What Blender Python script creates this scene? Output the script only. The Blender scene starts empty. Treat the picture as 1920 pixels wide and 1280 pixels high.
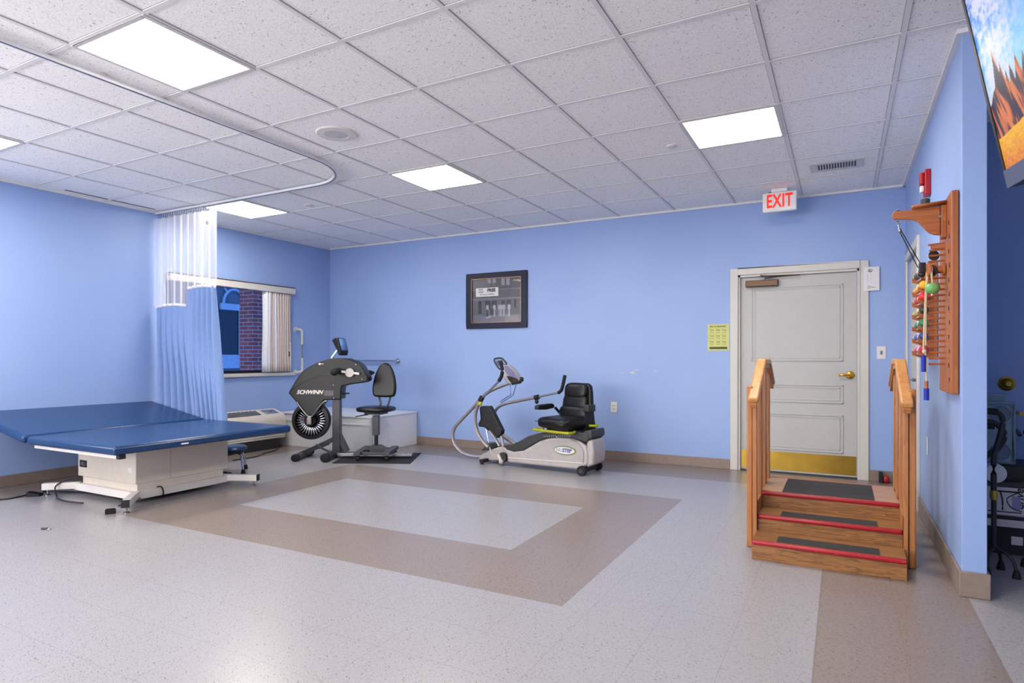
import bpy, math, random
from mathutils import Vector, Matrix
random.seed(7)
R = math.radians
PI = math.pi

# ------------------------------------------------------------------ camera, world, exposure
F, CY, YAW, H0 = 1158.0, 670.0, .4912, 1.177
HC = 2.793                                   # ceiling height
XL, YB, XR = -6.72, 6.82, .52                # left wall, back wall, right wall
XP, YP = .622, 3.74                          # partition: far face, end
YA, XA = 5.235, 2.0                          # alcove back wall, alcove side wall
XFR, YF = 3.4, -3.6                          # room behind and beside the camera
sc = bpy.context.scene
col = sc.collection
cam_d = bpy.data.cameras.new('camera'); cam = bpy.data.objects.new('camera', cam_d); col.objects.link(cam)
cam.location = (0, 0, H0); cam.rotation_euler = (PI/2, 0, YAW)
cam_d.sensor_width = 36; cam_d.lens = 36*F/1920; cam_d.shift_y = 30/1920; cam_d.clip_start = .02
sc.camera = cam
sc.view_settings.view_transform = 'Standard'; sc.view_settings.look = 'None'
sc.view_settings.exposure = 1.13; sc.view_settings.gamma = 1; sc.view_settings.use_curve_mapping = False
w = bpy.data.worlds.new('dusk'); sc.world = w; w.use_nodes = True
wn = w.node_tree.nodes; wl_ = w.node_tree.links
bg = wn['Background']; bg.inputs[0].default_value = (.07, .22, .70, 1); bg.inputs[1].default_value = .8
sc.cycles.caustics_reflective = False; sc.cycles.caustics_refractive = False
PANEL = 15.0                                  # brightness of the ceiling panels
def fill_light(name, loc, rot, w_, h_, watts, c=(1, .91, .80)):
    """daylight area lamp, added at an unseen window to brighten walls and ceiling"""
    d = bpy.data.lights.new(name, 'AREA'); d.shape = 'RECTANGLE'; d.size = w_; d.size_y = h_; d.energy = watts; d.color = c
    o = bpy.data.objects.new(name, d); col.objects.link(o); o.location = loc; o.rotation_euler = rot
FILL = 21.0                                   # watts per square metre of added fill lamp
fill_light('fill_light_front', (-3.95, YF-.12, 1.55), (PI/2, 0, 0), 4.5, 1.35, FILL*4.5*1.35)
fill_light('fill_light_left', (XL-.12, -.9, 1.55), (PI/2, 0, -PI/2), 4.6, 1.35, FILL*4.6*1.35*.55)

_c, _s = math.cos(YAW), math.sin(YAW)
def at(px, py, x=None, y=None, z=None):
    """a point of the room seen at this pixel, on a plane x=, y= or z="""
    a = (px-960)/F; u = -(py-CY)/F
    d = Vector((_c*a-_s, _s*a+_c, u))
    t = (z-H0)/u if z is not None else (x/d.x if x is not None else y/d.y)
    return d*t + Vector((0, 0, H0))

# ------------------------------------------------------------------ materials
def lin(r, g=None, b=None):
    if g is None: g = b = r
    f = lambda v: (v/255)/12.92 if v/255 <= .04045 else ((v/255+.055)/1.055)**2.4
    return (f(r), f(g), f(b), 1)
class NT:
    def __init__(s, name):
        s.m = bpy.data.materials.new(name); s.m.use_nodes = True
        s.n = s.m.node_tree.nodes; s.l = s.m.node_tree.links
        s.b = s.n['Principled BSDF']; s.out = s.n['Material Output']
    def new(s, t, **k):
        n = s.n.new(t)
        for a, v in k.items(): setattr(n, a, v)
        return n
    def link(s, a, b): s.l.new(a, b)
    def coord(s, scale=(1, 1, 1), kind='Object'):
        tc = s.new('ShaderNodeTexCoord'); mp = s.new('ShaderNodeMapping')
        mp.inputs['Scale'].default_value = scale; s.link(tc.outputs[kind], mp.inputs[0]); return mp.outputs[0]
    def noise(s, vec, scale, detail=2, rough=.5):
        n = s.new('ShaderNodeTexNoise'); n.inputs['Scale'].default_value = scale
        n.inputs['Detail'].default_value = detail; n.inputs['Roughness'].default_value = rough
        s.link(vec, n.inputs['Vector']); return n.outputs['Fac']
    def ramp(s, fac, stops):
        r = s.new('ShaderNodeValToRGB'); e = r.color_ramp.elements
        while len(e) < len(stops): e.new(.5)
        for i, (p, c) in enumerate(stops): e[i].position = p; e[i].color = c
        s.link(fac, r.inputs[0]); return r.outputs[0]
    def mix(s, fac, a, b, mode='MIX'):
        m = s.new('ShaderNodeMix', data_type='RGBA', blend_type=mode)
        for i, v in ((0, fac), (6, a), (7, b)):
            if hasattr(v, 'is_linked'): s.link(v, m.inputs[i])
            else: m.inputs[i].default_value = v
        return m.outputs[2]
    def math(s, op, a, b=0.0, c=0.0):
        m = s.new('ShaderNodeMath', operation=op)
        for i, v in enumerate((a, b, c)):
            if hasattr(v, 'is_linked'): s.link(v, m.inputs[i])
            else: m.inputs[i].default_value = v
        return m.outputs[0]
    def bump(s, fac, strength, dist=.01):
        b = s.new('ShaderNodeBump'); b.inputs['Strength'].default_value = strength; b.inputs['Distance'].default_value = dist
        s.link(fac, b.inputs['Height']); s.link(b.outputs[0], s.b.inputs['Normal'])
def plain(name, c, rough=.5, metal=0, var=.06, nscale=18, bump=0, bscale=300, spec=.5, coat=0):
    """plain paint, plastic, metal or cloth with a faint procedural mottling"""
    t = NT(name); v = t.coord()
    f = t.noise(v, nscale, 3)
    hi = tuple(min(1, q*(1+var)) for q in c[:3])+(1,); lo = tuple(q*(1-var) for q in c[:3])+(1,)
    t.link(t.ramp(f, [(.3, lo), (.7, hi)]), t.b.inputs['Base Color'])
    t.b.inputs['Roughness'].default_value = rough; t.b.inputs['Metallic'].default_value = metal
    t.b.inputs['Specular IOR Level'].default_value = spec
    t.b.inputs['Coat Weight'].default_value = coat
    if bump: t.bump(t.noise(v, bscale, 2), bump, .002)
    return t.m
def wood(name, dark, light, axis=2, scale=1.0, rough=.4, ring=9):
    t = NT(name); sc_ = [ring*scale]*3; sc_[axis] = .7*scale
    v = t.coord(tuple(sc_))
    n1 = t.noise(v, 2.2, 4, .6)
    sc2 = [60*scale]*3; sc2[axis] = 2.5*scale
    n2 = t.noise(t.coord(tuple(sc2)), 2.5, 2)
    f = t.math('ADD', t.math('MULTIPLY', t.math('FRACT', t.math('MULTIPLY', n1, 7.0)), .55), t.math('MULTIPLY', n2, .45))
    t.link(t.ramp(f, [(.15, dark), (.75, light)]), t.b.inputs['Base Color'])
    t.b.inputs['Roughness'].default_value = rough; return t.m
def emis(name, c, strength):
    t = NT(name); t.b.inputs['Base Color'].default_value = (.8, .8, .8, 1)
    t.b.inputs['Emission Color'].default_value = c; t.b.inputs['Emission Strength'].default_value = strength
    return t.m
def vcol(name, rough=.4, emission=0):
    t = NT(name); a = t.new('ShaderNodeVertexColor', layer_name='Col')
    if emission:
        t.b.inputs['Base Color'].default_value = (.01, .01, .01, 1)
        t.link(a.outputs[0], t.b.inputs['Emission Color']); t.b.inputs['Emission Strength'].default_value = emission
    else: t.link(a.outputs[0], t.b.inputs['Base Color'])
    t.b.inputs['Roughness'].default_value = rough; return t.m
M = {}
WALLC = lin(118, 150, 222)
def mk_wall():
    t = NT('blue wall paint'); v = t.coord(kind='Object')
    n = t.noise(v, 1.3, 4, .55)
    c = t.ramp(n, [(.3, lin(146, 172, 222)), (.75, lin(153, 178, 225))])
    # small scuffs where paint is gone
    sp = t.noise(t.coord((1, 1, 2.5)), 26, 3, .6)
    m = t.ramp(sp, [(.775, (0, 0, 0, 1)), (.79, (1, 1, 1, 1))])
    c = t.mix(t.math('MULTIPLY', m, .35), c, lin(205, 212, 225))
    t.link(c, t.b.inputs['Base Color']); t.b.inputs['Roughness'].default_value = .42
    t.b.inputs['Specular IOR Level'].default_value = .35
    t.bump(t.noise(v, 160, 2), .12, .002); return t.m
M['wall'] = mk_wall()
def mk_ceiling():
    t = NT('fissured ceiling tile'); v = t.coord()
    n = t.noise(v, 95, 3, .6)
    v2 = t.new('ShaderNodeTexVoronoi'); v2.inputs['Scale'].default_value = 60; v2.inputs['Randomness'].default_value = 1
    t.link(v, v2.inputs['Vector'])
    pat = t.noise(v, 30, 2)
    hole = t.math('LESS_THAN', v2.outputs['Distance'], t.math('MULTIPLY', t.math('SUBTRACT', pat, .40), 1.1))
    c = t.ramp(n, [(.38, lin(238, 238, 239)), (.60, lin(253, 253, 253))])
    c = t.mix(t.math('MULTIPLY', hole, .6), c, lin(120, 120, 124))
    t.link(c, t.b.inputs['Base Color']); t.b.inputs['Roughness'].default_value = .9
    t.bump(n, .35, .004); return t.m
M['ceil'] = mk_ceiling()
def mk_vinyl(name, base, lo, streak):
    t = NT(name); v = t.coord()
    big = t.noise(v, 2.0, 3)
    fine = t.noise(t.coord((1, 2.3, 1)), 75, 3, .7)
    c = t.ramp(fine, [(.36, lo), (.60, base)])
    # directional dark streak chips, different direction in two octaves
    for rot, sca, th, colr in ((.5, (38, 150, 1), .68, streak), (2.2, (150, 42, 1), .69, streak), (1.2, (50, 120, 1), .705, streak), (.2, (80, 90, 1), .72, lin(50, 46, 42))):
        tc = t.new('ShaderNodeTexCoord'); mp = t.new('ShaderNodeMapping'); mp.inputs['Rotation'].default_value = (0, 0, rot)
        t.link(tc.outputs['Object'], mp.inputs[0])
        mp2 = t.new('ShaderNodeMapping'); mp2.inputs['Scale'].default_value = sca; t.link(mp.outputs[0], mp2.inputs[0])
        n = t.noise(mp2.outputs[0], 1.0, 1.5, .6)
        c = t.mix(t.math('MULTIPLY', t.ramp(n, [(th-.02, (0, 0, 0, 1)), (th+.02, (1, 1, 1, 1))]), .75), c, colr)
    # tile joints
    tc = t.new('ShaderNodeTexCoord'); sp = t.new('ShaderNodeSeparateXYZ'); t.link(tc.outputs['Object'], sp.inputs[0])
    js = []
    for k, off in ((0, .095), (1, .24)):
        fr_ = t.math('FRACT', t.math('DIVIDE', t.math('ADD', sp.outputs[k], off+31.5), .315))
        js.append(t.math('LESS_THAN', fr_, .006))
    j = t.math('MAXIMUM', js[0], js[1])
    c = t.mix(t.math('MULTIPLY', j, .40), c, lin(95, 90, 88))
    c = t.mix(t.ramp(big, [(.3, (0, 0, 0, 1)), (.8, (.22, .22, .22, 1))]), c, lo)
    t.link(c, t.b.inputs['Base Color'])
    t.b.inputs['Roughness'].default_value = .27
    t.b.inputs['Specular IOR Level'].default_value = .5
    return t.m
M['vw'] = mk_vinyl('white vinyl tile', lin(157, 155, 159), lin(142, 140, 144), lin(92, 88, 90))
M['vb'] = mk_vinyl('beige vinyl tile', lin(139, 127, 121), lin(124, 113, 108), lin(74, 64, 58))
M['base'] = plain('vinyl cove base', lin(138, 122, 113), .45, var=.08)
M['grid'] = plain('white ceiling grid', lin(226, 226, 228), .5, var=.02)
M['gridgap'] = plain('grey grid edge', lin(150, 148, 148), .8)  # grey strips slightly wider than the T bars
M['white'] = plain('white paint', lin(205, 204, 202), .4, var=.02)
M['ledge'] = plain('glossy white board', lin(234, 234, 236), .3, var=.02)
M['doorw'] = plain('white door paint', lin(184, 184, 182), .38, var=.02)
M['trimw'] = plain('cream white trim', lin(206, 203, 197), .4, var=.02)
M['beige'] = plain('beige powder coat', lin(214, 205, 192), .35, var=.03)
M['offwhite'] = plain('off white powder coat', lin(224, 220, 216), .35, var=.02)
M['brass'] = plain('aged brass', lin(200, 150, 60), .28, 1, var=.1, nscale=9)
M['brassd'] = plain('worn brass', lin(170, 138, 60), .38, 1, var=.12, nscale=8)
M['bronze'] = plain('bronze paint', lin(96, 72, 54), .4, .5)
M['chrome'] = plain('chrome', lin(205, 208, 212), .12, 1, var=.02)
M['steel'] = plain('brushed steel', lin(150, 152, 156), .3, 1)
M['black'] = plain('black plastic', lin(16, 16, 18), .45)
M['blackm'] = plain('matt black rubber', lin(18, 18, 20), .75)
M['shell'] = plain('charcoal plastic shell', lin(25, 26, 28), .42, spec=.4)
M['gun'] = plain('gunmetal frame paint', lin(66, 66, 70), .38, .4)
M['leather'] = plain('black vinyl leather', lin(14, 14, 16), .34, bump=.12, bscale=220, spec=.35)
M['blue'] = plain('navy blue vinyl', lin(9, 52, 98), .26, bump=.06, bscale=160, spec=.5)
M['silver'] = plain('silver grey plastic', lin(176, 170, 168), .35, .15)
M['silverd'] = plain('silver frame paint', lin(150, 145, 148), .32, .35)
M['dgrey'] = plain('dark grey plastic', lin(44, 46, 50), .45)
M['mgrey'] = plain('mid grey plastic', lin(118, 122, 128), .45)
M['yellow'] = plain('lime yellow paint', lin(160, 162, 8), .4)
M['red'] = plain('red plastic', lin(170, 14, 28), .4)
def mk_red():
    t = NT('chipped red paint'); v = t.coord((1, 6, 6))
    n = t.noise(v, 26, 4, .7)
    t.link(t.ramp(n, [(.66, lin(165, 22, 38)), (.70, lin(205, 180, 175))]), t.b.inputs['Base Color'])
    t.b.inputs['Roughness'].default_value = .4; return t.m
M['redp'] = mk_red()
M['redp2'] = plain('red paint', lin(158, 20, 36), .38, var=.1)
M['oakx'] = wood('oak grain across', lin(108, 72, 42), lin(160, 112, 66), 0, 1.2)
M['oakz'] = wood('honey wood upright', lin(160, 102, 58), lin(184, 124, 74), 2, .6, .38)
M['oaky'] = wood('honey wood rail', lin(182, 126, 70), lin(202, 148, 88), 1, .35, .32)
M['ply'] = wood('pale plywood tread', lin(158, 118, 86), lin(182, 142, 106), 0, .6)
M['orange'] = wood('orange brown wood', lin(152, 84, 42), lin(172, 102, 56), 2, .5, .4)
M['orangex'] = wood('orange brown wood across', lin(152, 84, 42), lin(174, 104, 58), 0, .5, .4)
M['grip'] = plain('black grip tape', lin(48, 46, 47), .9, var=.2, nscale=40, bump=.4, bscale=900)
M['paper'] = plain('white paper', lin(226, 225, 228), .7, var=.02)
M['ink'] = plain('black ink', lin(40, 38, 40), .7)
M['green'] = plain('green ball plastic', lin(110, 176, 104), .4, var=.1, nscale=30)
M['rope'] = plain('cream cotton rope', lin(206, 190, 160), .8, var=.15, nscale=200)
M['bluef'] = plain('blue foam', lin(10, 40, 170), .6)
M['cloth'] = plain('blue curtain cloth', lin(126, 154, 204), .85, var=.03)
M['blinds'] = plain('vertical blind fabric', lin(214, 200, 194), .7, var=.03)
M['blindsw'] = plain('white blind fabric', lin(236, 240, 248), .7, var=.03)
M['snow'] = plain('snow', lin(235, 235, 240), .9)
M['frameblue'] = plain('dark navy frame', lin(12, 15, 48), .4, spec=.3)
M['display_blue'] = plain('dark teal display', lin(50, 66, 88), .3)
M['gold'] = plain('gold fillet', lin(140, 112, 84), .3, 1)
M['tray'] = plain('slate blue plastic', lin(128, 150, 166), .5)
M['boxw'] = plain('white carton', lin(205, 200, 205), .7)
M['boxd'] = plain('dark carton', lin(30, 30, 40), .7)
M['exitred'] = emis('exit letter red', lin(240, 40, 12), .28); M['exitred'].node_tree.nodes['Principled BSDF'].inputs['Base Color'].default_value = lin(230, 30, 10)
M['exitw'] = plain('exit sign body', lin(238, 238, 236), .4)
M['panel'] = emis('light panel', (1, .935, .83, 1), PANEL)
def mk_brick():
    t = NT('red brick'); v = t.coord()
    # the bricks run along y, courses along z
    tc = t.new('ShaderNodeTexCoord'); sp = t.new('ShaderNodeSeparateXYZ'); t.link(tc.outputs['Object'], sp.inputs[0])
    cb = t.new('ShaderNodeCombineXYZ'); t.link(t.math('ADD', sp.outputs[1], sp.outputs[0]), cb.inputs[0]); t.link(sp.outputs[2], cb.inputs[1])
    b = t.new('ShaderNodeTexBrick'); b.inputs['Scale'].default_value = 1
    b.inputs['Brick Width'].default_value = .22; b.inputs['Row Height'].default_value = .062; b.inputs['Mortar Size'].default_value = .006
    b.inputs['Color1'].default_value = lin(225, 110, 90); b.inputs['Color2'].default_value = lin(190, 90, 75); b.inputs['Mortar'].default_value = lin(235, 200, 185)
    t.link(cb.outputs[0], b.inputs['Vector']); t.link(b.outputs[0], t.b.inputs['Base Color']); t.b.inputs['Roughness'].default_value = .9
    return t.m
M['brick'] = mk_brick()
def mk_glass():
    t = NT('window glass'); tr = t.new('ShaderNodeBsdfTransparent'); gl = t.new('ShaderNodeBsdfGlossy')
    gl.inputs['Roughness'].default_value = .02; fr_ = t.new('ShaderNodeFresnel'); fr_.inputs[0].default_value = 1.18
    mx = t.new('ShaderNodeMixShader'); t.link(fr_.outputs[0], mx.inputs[0]); t.link(tr.outputs[0], mx.inputs[1]); t.link(gl.outputs[0], mx.inputs[2])
    t.link(mx.outputs[0], t.out.inputs[0]); return t.m
M['glass'] = mk_glass()
def mk_net():
    t = NT('white curtain netting'); tr = t.new('ShaderNodeBsdfTransparent'); df = t.new('ShaderNodeBsdfDiffuse'); tl = t.new('ShaderNodeBsdfTranslucent')
    df.inputs[0].default_value = lin(240, 240, 245); tl.inputs[0].default_value = lin(240, 240, 245)
    a = t.new('ShaderNodeMixShader'); a.inputs[0].default_value = .3; t.link(df.outputs[0], a.inputs[1]); t.link(tl.outputs[0], a.inputs[2])
    v = t.coord((70, 1, .6)); hole = t.math('ADD', .30, t.math('MULTIPLY', t.noise(v, 1.0, 2), .5))
    mx = t.new('ShaderNodeMixShader'); t.link(hole, mx.inputs[0]); t.link(a.outputs[0], mx.inputs[1]); t.link(tr.outputs[0], mx.inputs[2])
    t.link(mx.outputs[0], t.out.inputs[0]); return t.m
M['net'] = mk_net()

# ------------------------------------------------------------------ mesh toolkit
def catmull(pts, n=6, closed=False):
    P = [Vector(p) for p in pts]; out = []
    m = len(P)
    rng = range(m if closed else m-1)
    for i in rng:
        if closed: a, b, c, d = P[(i-1) % m], P[i], P[(i+1) % m], P[(i+2) % m]
        else: a, b, c, d = P[max(i-1, 0)], P[i], P[i+1], P[min(i+2, m-1)]
        for k in range(n):
            t = k/n
            out.append(.5*((2*b)+(c-a)*t+(2*a-5*b+4*c-d)*t*t+(3*b-a-3*c+d)*t**3))
    if not closed: out.append(P[-1])
    return out
class MB:
    def __init__(s): s.v = []; s.f = []; s.mi = []
    def add(s, vs, fs, mi=0):
        o = len(s.v); s.v += [tuple(v) for v in vs]; s.f += [[i+o for i in f] for f in fs]; s.mi += [mi]*len(fs); return s
    def box(s, x0, x1, y0, y1, z0, z1, mi=0, X=None):
        vs = [Vector((x, y, z)) for z in (z0, z1) for y in (y0, y1) for x in (x0, x1)]
        if X is not None: vs = [X @ v for v in vs]
        return s.add(vs, [(0, 2, 3, 1), (4, 5, 7, 6), (0, 1, 5, 4), (2, 6, 7, 3), (0, 4, 6, 2), (1, 3, 7, 5)], mi)
    def cyl(s, p, q, r, r2=None, n=20, mi=0, cap=True):
        p, q = Vector(p), Vector(q); r2 = r if r2 is None else r2
        d = (q-p).normalized(); a = d.orthogonal().normalized(); b = d.cross(a)
        vs = [p+(a*math.cos(t)+b*math.sin(t))*r for t in [2*PI*i/n for i in range(n)]]
        vs += [q+(a*math.cos(t)+b*math.sin(t))*r2 for t in [2*PI*i/n for i in range(n)]]
        fs = [(i, (i+1) % n, n+(i+1) % n, n+i) for i in range(n)]
        if cap: fs += [tuple(range(n-1, -1, -1)), tuple(range(n, 2*n))]
        return s.add(vs, fs, mi)
    def tube(s, pts, r, n=10, smooth=5, closed=False, mi=0, rx=None, up=(0, 0, 1)):
        """round (or rx by r oval / with n=4 rectangular) section swept along pts"""
        P = catmull(pts, smooth, closed) if smooth else [Vector(p) for p in pts]
        rr = r if callable(r) else (lambda t: r)
        m = len(P); vs = []; fs = []; up = Vector(up)
        for i, p in enumerate(P):
            if closed: d = (P[(i+1) % m]-P[i-1])
            else: d = P[min(i+1, m-1)]-P[max(i-1, 0)]
            d.normalize(); a = d.cross(up)
            if a.length < 1e-3: a = d.cross(Vector((1, 0, 0)))
            a.normalize(); b = a.cross(d).normalized(); ra = rr(i/(m-1)); rb = rx if rx else ra
            for k in range(n):
                t = 2*PI*(k+(.5 if n == 4 else 0))/n; q = 1.414 if n == 4 else 1
                vs.append(p+a*math.cos(t)*rb*q+b*math.sin(t)*ra*q)
        for i in range(m if closed else m-1):
            j = (i+1) % m
            for k in range(n): fs.append((i*n+k, i*n+(k+1) % n, j*n+(k+1) % n, j*n+k))
        if not closed: fs += [tuple(range(n-1, -1, -1)), tuple(range((m-1)*n, m*n))]
        return s.add(vs, fs, mi)
    def prism(s, poly, a, b, ax='y', mi=0):
        """2D outline extruded along ax: 'y' takes (x,z), 'x' takes (y,z), 'z' takes (x,y)"""
        f = {'y': lambda p, t: (p[0], t, p[1]), 'x': lambda p, t: (t, p[0], p[1]), 'z': lambda p, t: (p[0], p[1], t)}[ax]
        n = len(poly); vs = [f(p, a) for p in poly]+[f(p, b) for p in poly]
        return s.add(vs, [tuple(range(n)), tuple(range(2*n-1, n-1, -1))]+[(i, n+i, n+(i+1) % n, (i+1) % n) for i in range(n)], mi)
    def lathe(s, prof, c=(0, 0, 0), d=(0, 0, 1), n=28, mi=0, ring=False):
        c = Vector(c); d = Vector(d).normalized(); a = d.orthogonal().normalized(); b = d.cross(a)
        vs = []; fs = []; m = len(prof)
        for r, h in prof:
            for k in range(n):
                t = 2*PI*k/n; vs.append(c+d*h+(a*math.cos(t)+b*math.sin(t))*max(r, 1e-4))
        for i in range(m-1):
            for k in range(n): fs.append((i*n+k, i*n+(k+1) % n, (i+1)*n+(k+1) % n, (i+1)*n+k))
        if ring: fs += [((m-1)*n+k, (m-1)*n+(k+1) % n, (k+1) % n, k) for k in range(n)]
        else: fs += [tuple(range(n-1, -1, -1)), tuple(range((m-1)*n, m*n))]
        return s.add(vs, fs, mi)
    def ball(s, c, r, n=18, mi=0, e=1.0):
        """ellipsoid; e < 1 squares it into a cushion"""
        if not hasattr(r, '__len__'): r = (r, r, r)
        sg = lambda v: math.copysign(abs(v)**e, v)
        vs = []; fs = []; m = n//2+1
        for i in range(m+1):
            ph = -PI/2+PI*i/m
            for k in range(n):
                th = 2*PI*k/n
                vs.append((c[0]+r[0]*sg(math.cos(ph))*sg(math.cos(th)), c[1]+r[1]*sg(math.cos(ph))*sg(math.sin(th)), c[2]+r[2]*sg(math.sin(ph))))
        for i in range(m):
            for k in range(n): fs.append((i*n+k, i*n+(k+1) % n, (i+1)*n+(k+1) % n, (i+1)*n+k))
        return s.add(vs, fs, mi)
    def grid(s, fn, nu, nv, mi=0):
        vs = [fn(i/nu, j/nv) for j in range(nv+1) for i in range(nu+1)]
        return s.add(vs, [(j*(nu+1)+i, j*(nu+1)+i+1, (j+1)*(nu+1)+i+1, (j+1)*(nu+1)+i) for j in range(nv) for i in range(nu)], mi)
    def xf(s, X): s.v = [tuple(X @ Vector(v)) for v in s.v]; return s
    def build(s, name, mats, parent=None, bevel=0, seg=3, ang=35, solid=0, sub=0, loc=None, rot=None):
        me = bpy.data.meshes.new(name); me.from_pydata(s.v, [], s.f)
        mats = mats if isinstance(mats, (list, tuple)) else [mats]
        for m in mats: me.materials.append(M[m] if isinstance(m, str) else m)
        me.polygons.foreach_set('material_index', s.mi)
        me.polygons.foreach_set('use_smooth', [True]*len(s.f))
        import bmesh
        bm = bmesh.new(); bm.from_mesh(me)
        bmesh.ops.remove_doubles(bm, verts=bm.verts, dist=1e-6)
        bmesh.ops.recalc_face_normals(bm, faces=bm.faces); bm.to_mesh(me); bm.free()
        me.set_sharp_from_angle(angle=R(ang)); me.update()
        o = bpy.data.objects.new(name, me); col.objects.link(o)
        if parent: o.parent = parent
        if loc: o.location = loc
        if rot: o.rotation_euler = rot
        if solid: q = o.modifiers.new('thick', 'SOLIDIFY'); q.thickness = solid; q.offset = 0
        if bevel:
            q = o.modifiers.new('bevel', 'BEVEL'); q.width = bevel; q.segments = seg; q.limit_method = 'ANGLE'; q.angle_limit = R(40); q.harden_normals = False
        if sub: q = o.modifiers.new('sub', 'SUBSURF'); q.levels = sub; q.render_levels = sub
        return o
def tag(o, label, cat, group=None):
    o['label'] = label; o['category'] = cat
    if group: o['group'] = group
    return o
def struct(o): o['kind'] = 'structure'; return o
def thing(name, label, cat, loc=(0, 0, 0), rz=0, group=None):
    o = bpy.data.objects.new(name, None); col.objects.link(o); o.empty_display_size = .1
    o.location = loc; o.rotation_euler = (0, 0, rz); return tag(o, label, cat, group)
def B(*a, **k): return MB().box(*a, **k)
def frame(O, ang):
    """pixel -> local (u, v, z) of an upright plane through O turned by ang, shifted by v"""
    u = Vector((math.cos(ang), math.sin(ang), 0)); n = Vector((-math.sin(ang), math.cos(ang), 0)); O = Vector((O[0], O[1], 0))
    def P(px, py, v=0):
        d = Vector((_c*(px-960)/F-_s, _s*(px-960)/F+_c, -(py-CY)/F))
        t = ((O+n*v).dot(n))/d.dot(n); q = d*t-O
        return Vector((q.dot(u), v, q.z+H0))
    return P
def text(name, s, size, mat, parent, loc, rot, shear=0, bold=0, ext=.0008, align='CENTER', sx=1, spacing=1):
    cu = bpy.data.curves.new(name, 'FONT'); cu.body = s; cu.size = size; cu.shear = shear; cu.offset = bold; cu.extrude = ext
    cu.align_x = align; cu.align_y = 'CENTER'; cu.space_character = spacing; cu.resolution_u = 3
    tmp = bpy.data.objects.new(name+'_t', cu); col.objects.link(tmp)
    dg = bpy.context.evaluated_depsgraph_get(); me = bpy.data.meshes.new_from_object(tmp.evaluated_get(dg))
    bpy.data.objects.remove(tmp); me.materials.clear(); me.materials.append(M[mat]); me.name = name
    o = bpy.data.objects.new(name, me); col.objects.link(o); o.parent = parent; o.location = loc; o.rotation_euler = rot; o.scale = (sx, 1, 1)
    return o
def picture(name, w_, h_, nx, ny, fn, mat, parent, loc, rot):
    """a flat print or screen image: a fine sheet with a colour computed per cell corner"""
    mb = MB().grid(lambda a, b: ((a-.5)*w_, (b-.5)*h_, 0), nx, ny)
    me = bpy.data.meshes.new(name); me.from_pydata(mb.v, [], mb.f); me.materials.append(mat)
    ca = me.color_attributes.new('Col', 'FLOAT_COLOR', 'POINT'); buf = []
    for j in range(ny+1):
        for i in range(nx+1): buf += list(fn(i/nx, j/ny))
    ca.data.foreach_set('color', buf)
    o = bpy.data.objects.new(name, me); col.objects.link(o); o.parent = parent; o.location = loc; o.rotation_euler = rot
    return o

# ------------------------------------------------------------------ setting: shell of the room
# floor: white tile with beige bands
xs = [XL-.2, -6.09, -4.80, -4.26, -1.79, -1.17, -.10, .545, XFR+.2]
ys = [YF-.2, -3.0, 2.69, 3.33, 4.54, 5.18, 6.11, YB+.2]
fl = MB()
for i in range(len(xs)-1):
    for j in range(len(ys)-1):
        xm, ym = (xs[i]+xs[i+1])/2, (ys[j]+ys[j+1])/2
        beige = (xm < -6.09 or (ym > 6.11 and xm < .545) or ym < -3.0 or (-.1 < xm < .545)
                 or (-4.80 < xm < -1.17 and 2.69 < ym < 5.18 and not (-4.26 < xm < -1.79 and 3.33 < ym < 4.54)))
        fl.box(xs[i], xs[i+1], ys[j], ys[j+1], -.05, 0, 1 if beige else 0)
struct(fl.build('floor', ['vw', 'vb']))
struct(B(XL-.2, XFR+.2, YF-.2, YB+.2, HC, HC+.06).build('ceiling', 'ceil'))
WY0, WY1, WZ0, WZ1 = 4.28, 6.07, .975, 2.10          # window opening
wlm = B(XL-.2, XL, 1.4, WY0, 0, HC).box(XL-.2, XL, YF-.2, -3.2, 0, HC).box(XL-.2, XL, -3.2, 1.4, 0, .875).box(XL-.2, XL, -3.2, 1.4, 2.225, HC).box(XL-.2, XL, WY1, YB+.2, 0, HC).box(XL-.2, XL, WY0, WY1, 0, WZ0).box(XL-.2, XL, WY0, WY1, WZ1, HC)
struct(wlm.build('wall_left', 'wall'))
DX0, DX1, DZ1 = -.965, .148, 2.035
wb = B(XL, DX0, YB, YB+.2, 0, HC).box(DX1, XP, YB, YB+.2, 0, HC).box(DX0, DX1, YB, YB+.2, DZ1, HC)
struct(wb.build('wall_back', 'wall'))
RY0, RY1 = 5.66, 6.58
wr = B(XR, XP, YP, RY0, 0, HC).box(XR, XP, RY1, YB, 0, HC).box(XR, XP, RY0, RY1, 2.04, HC)
struct(wr.build('wall_right', 'wall', bevel=.004))
struct(B(XP, XA+.1, YA, YA+.1, 0, HC).build('wall_alcove_back', 'wall'))
struct(B(XA, XA+.1, YP-.3, YA, 0, HC).build('wall_alcove_side', 'wall'))
struct(B(XFR, XFR+.2, YF, YP-.3, 0, HC).build('wall_far_right', 'wall'))
struct(B(XA+.1, XFR+.2, YP-.3, YP-.2, 0, HC).build('wall_far_back', 'wall'))
struct(B(XL, -6.2, YF-.2, YF, 0, HC).box(-1.7, XFR, YF-.2, YF, 0, HC).box(-6.2, -1.7, YF-.2, YF, 0, .875).box(-6.2, -1.7, YF-.2, YF, 2.225, HC).build('wall_front', 'wall'))
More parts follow.
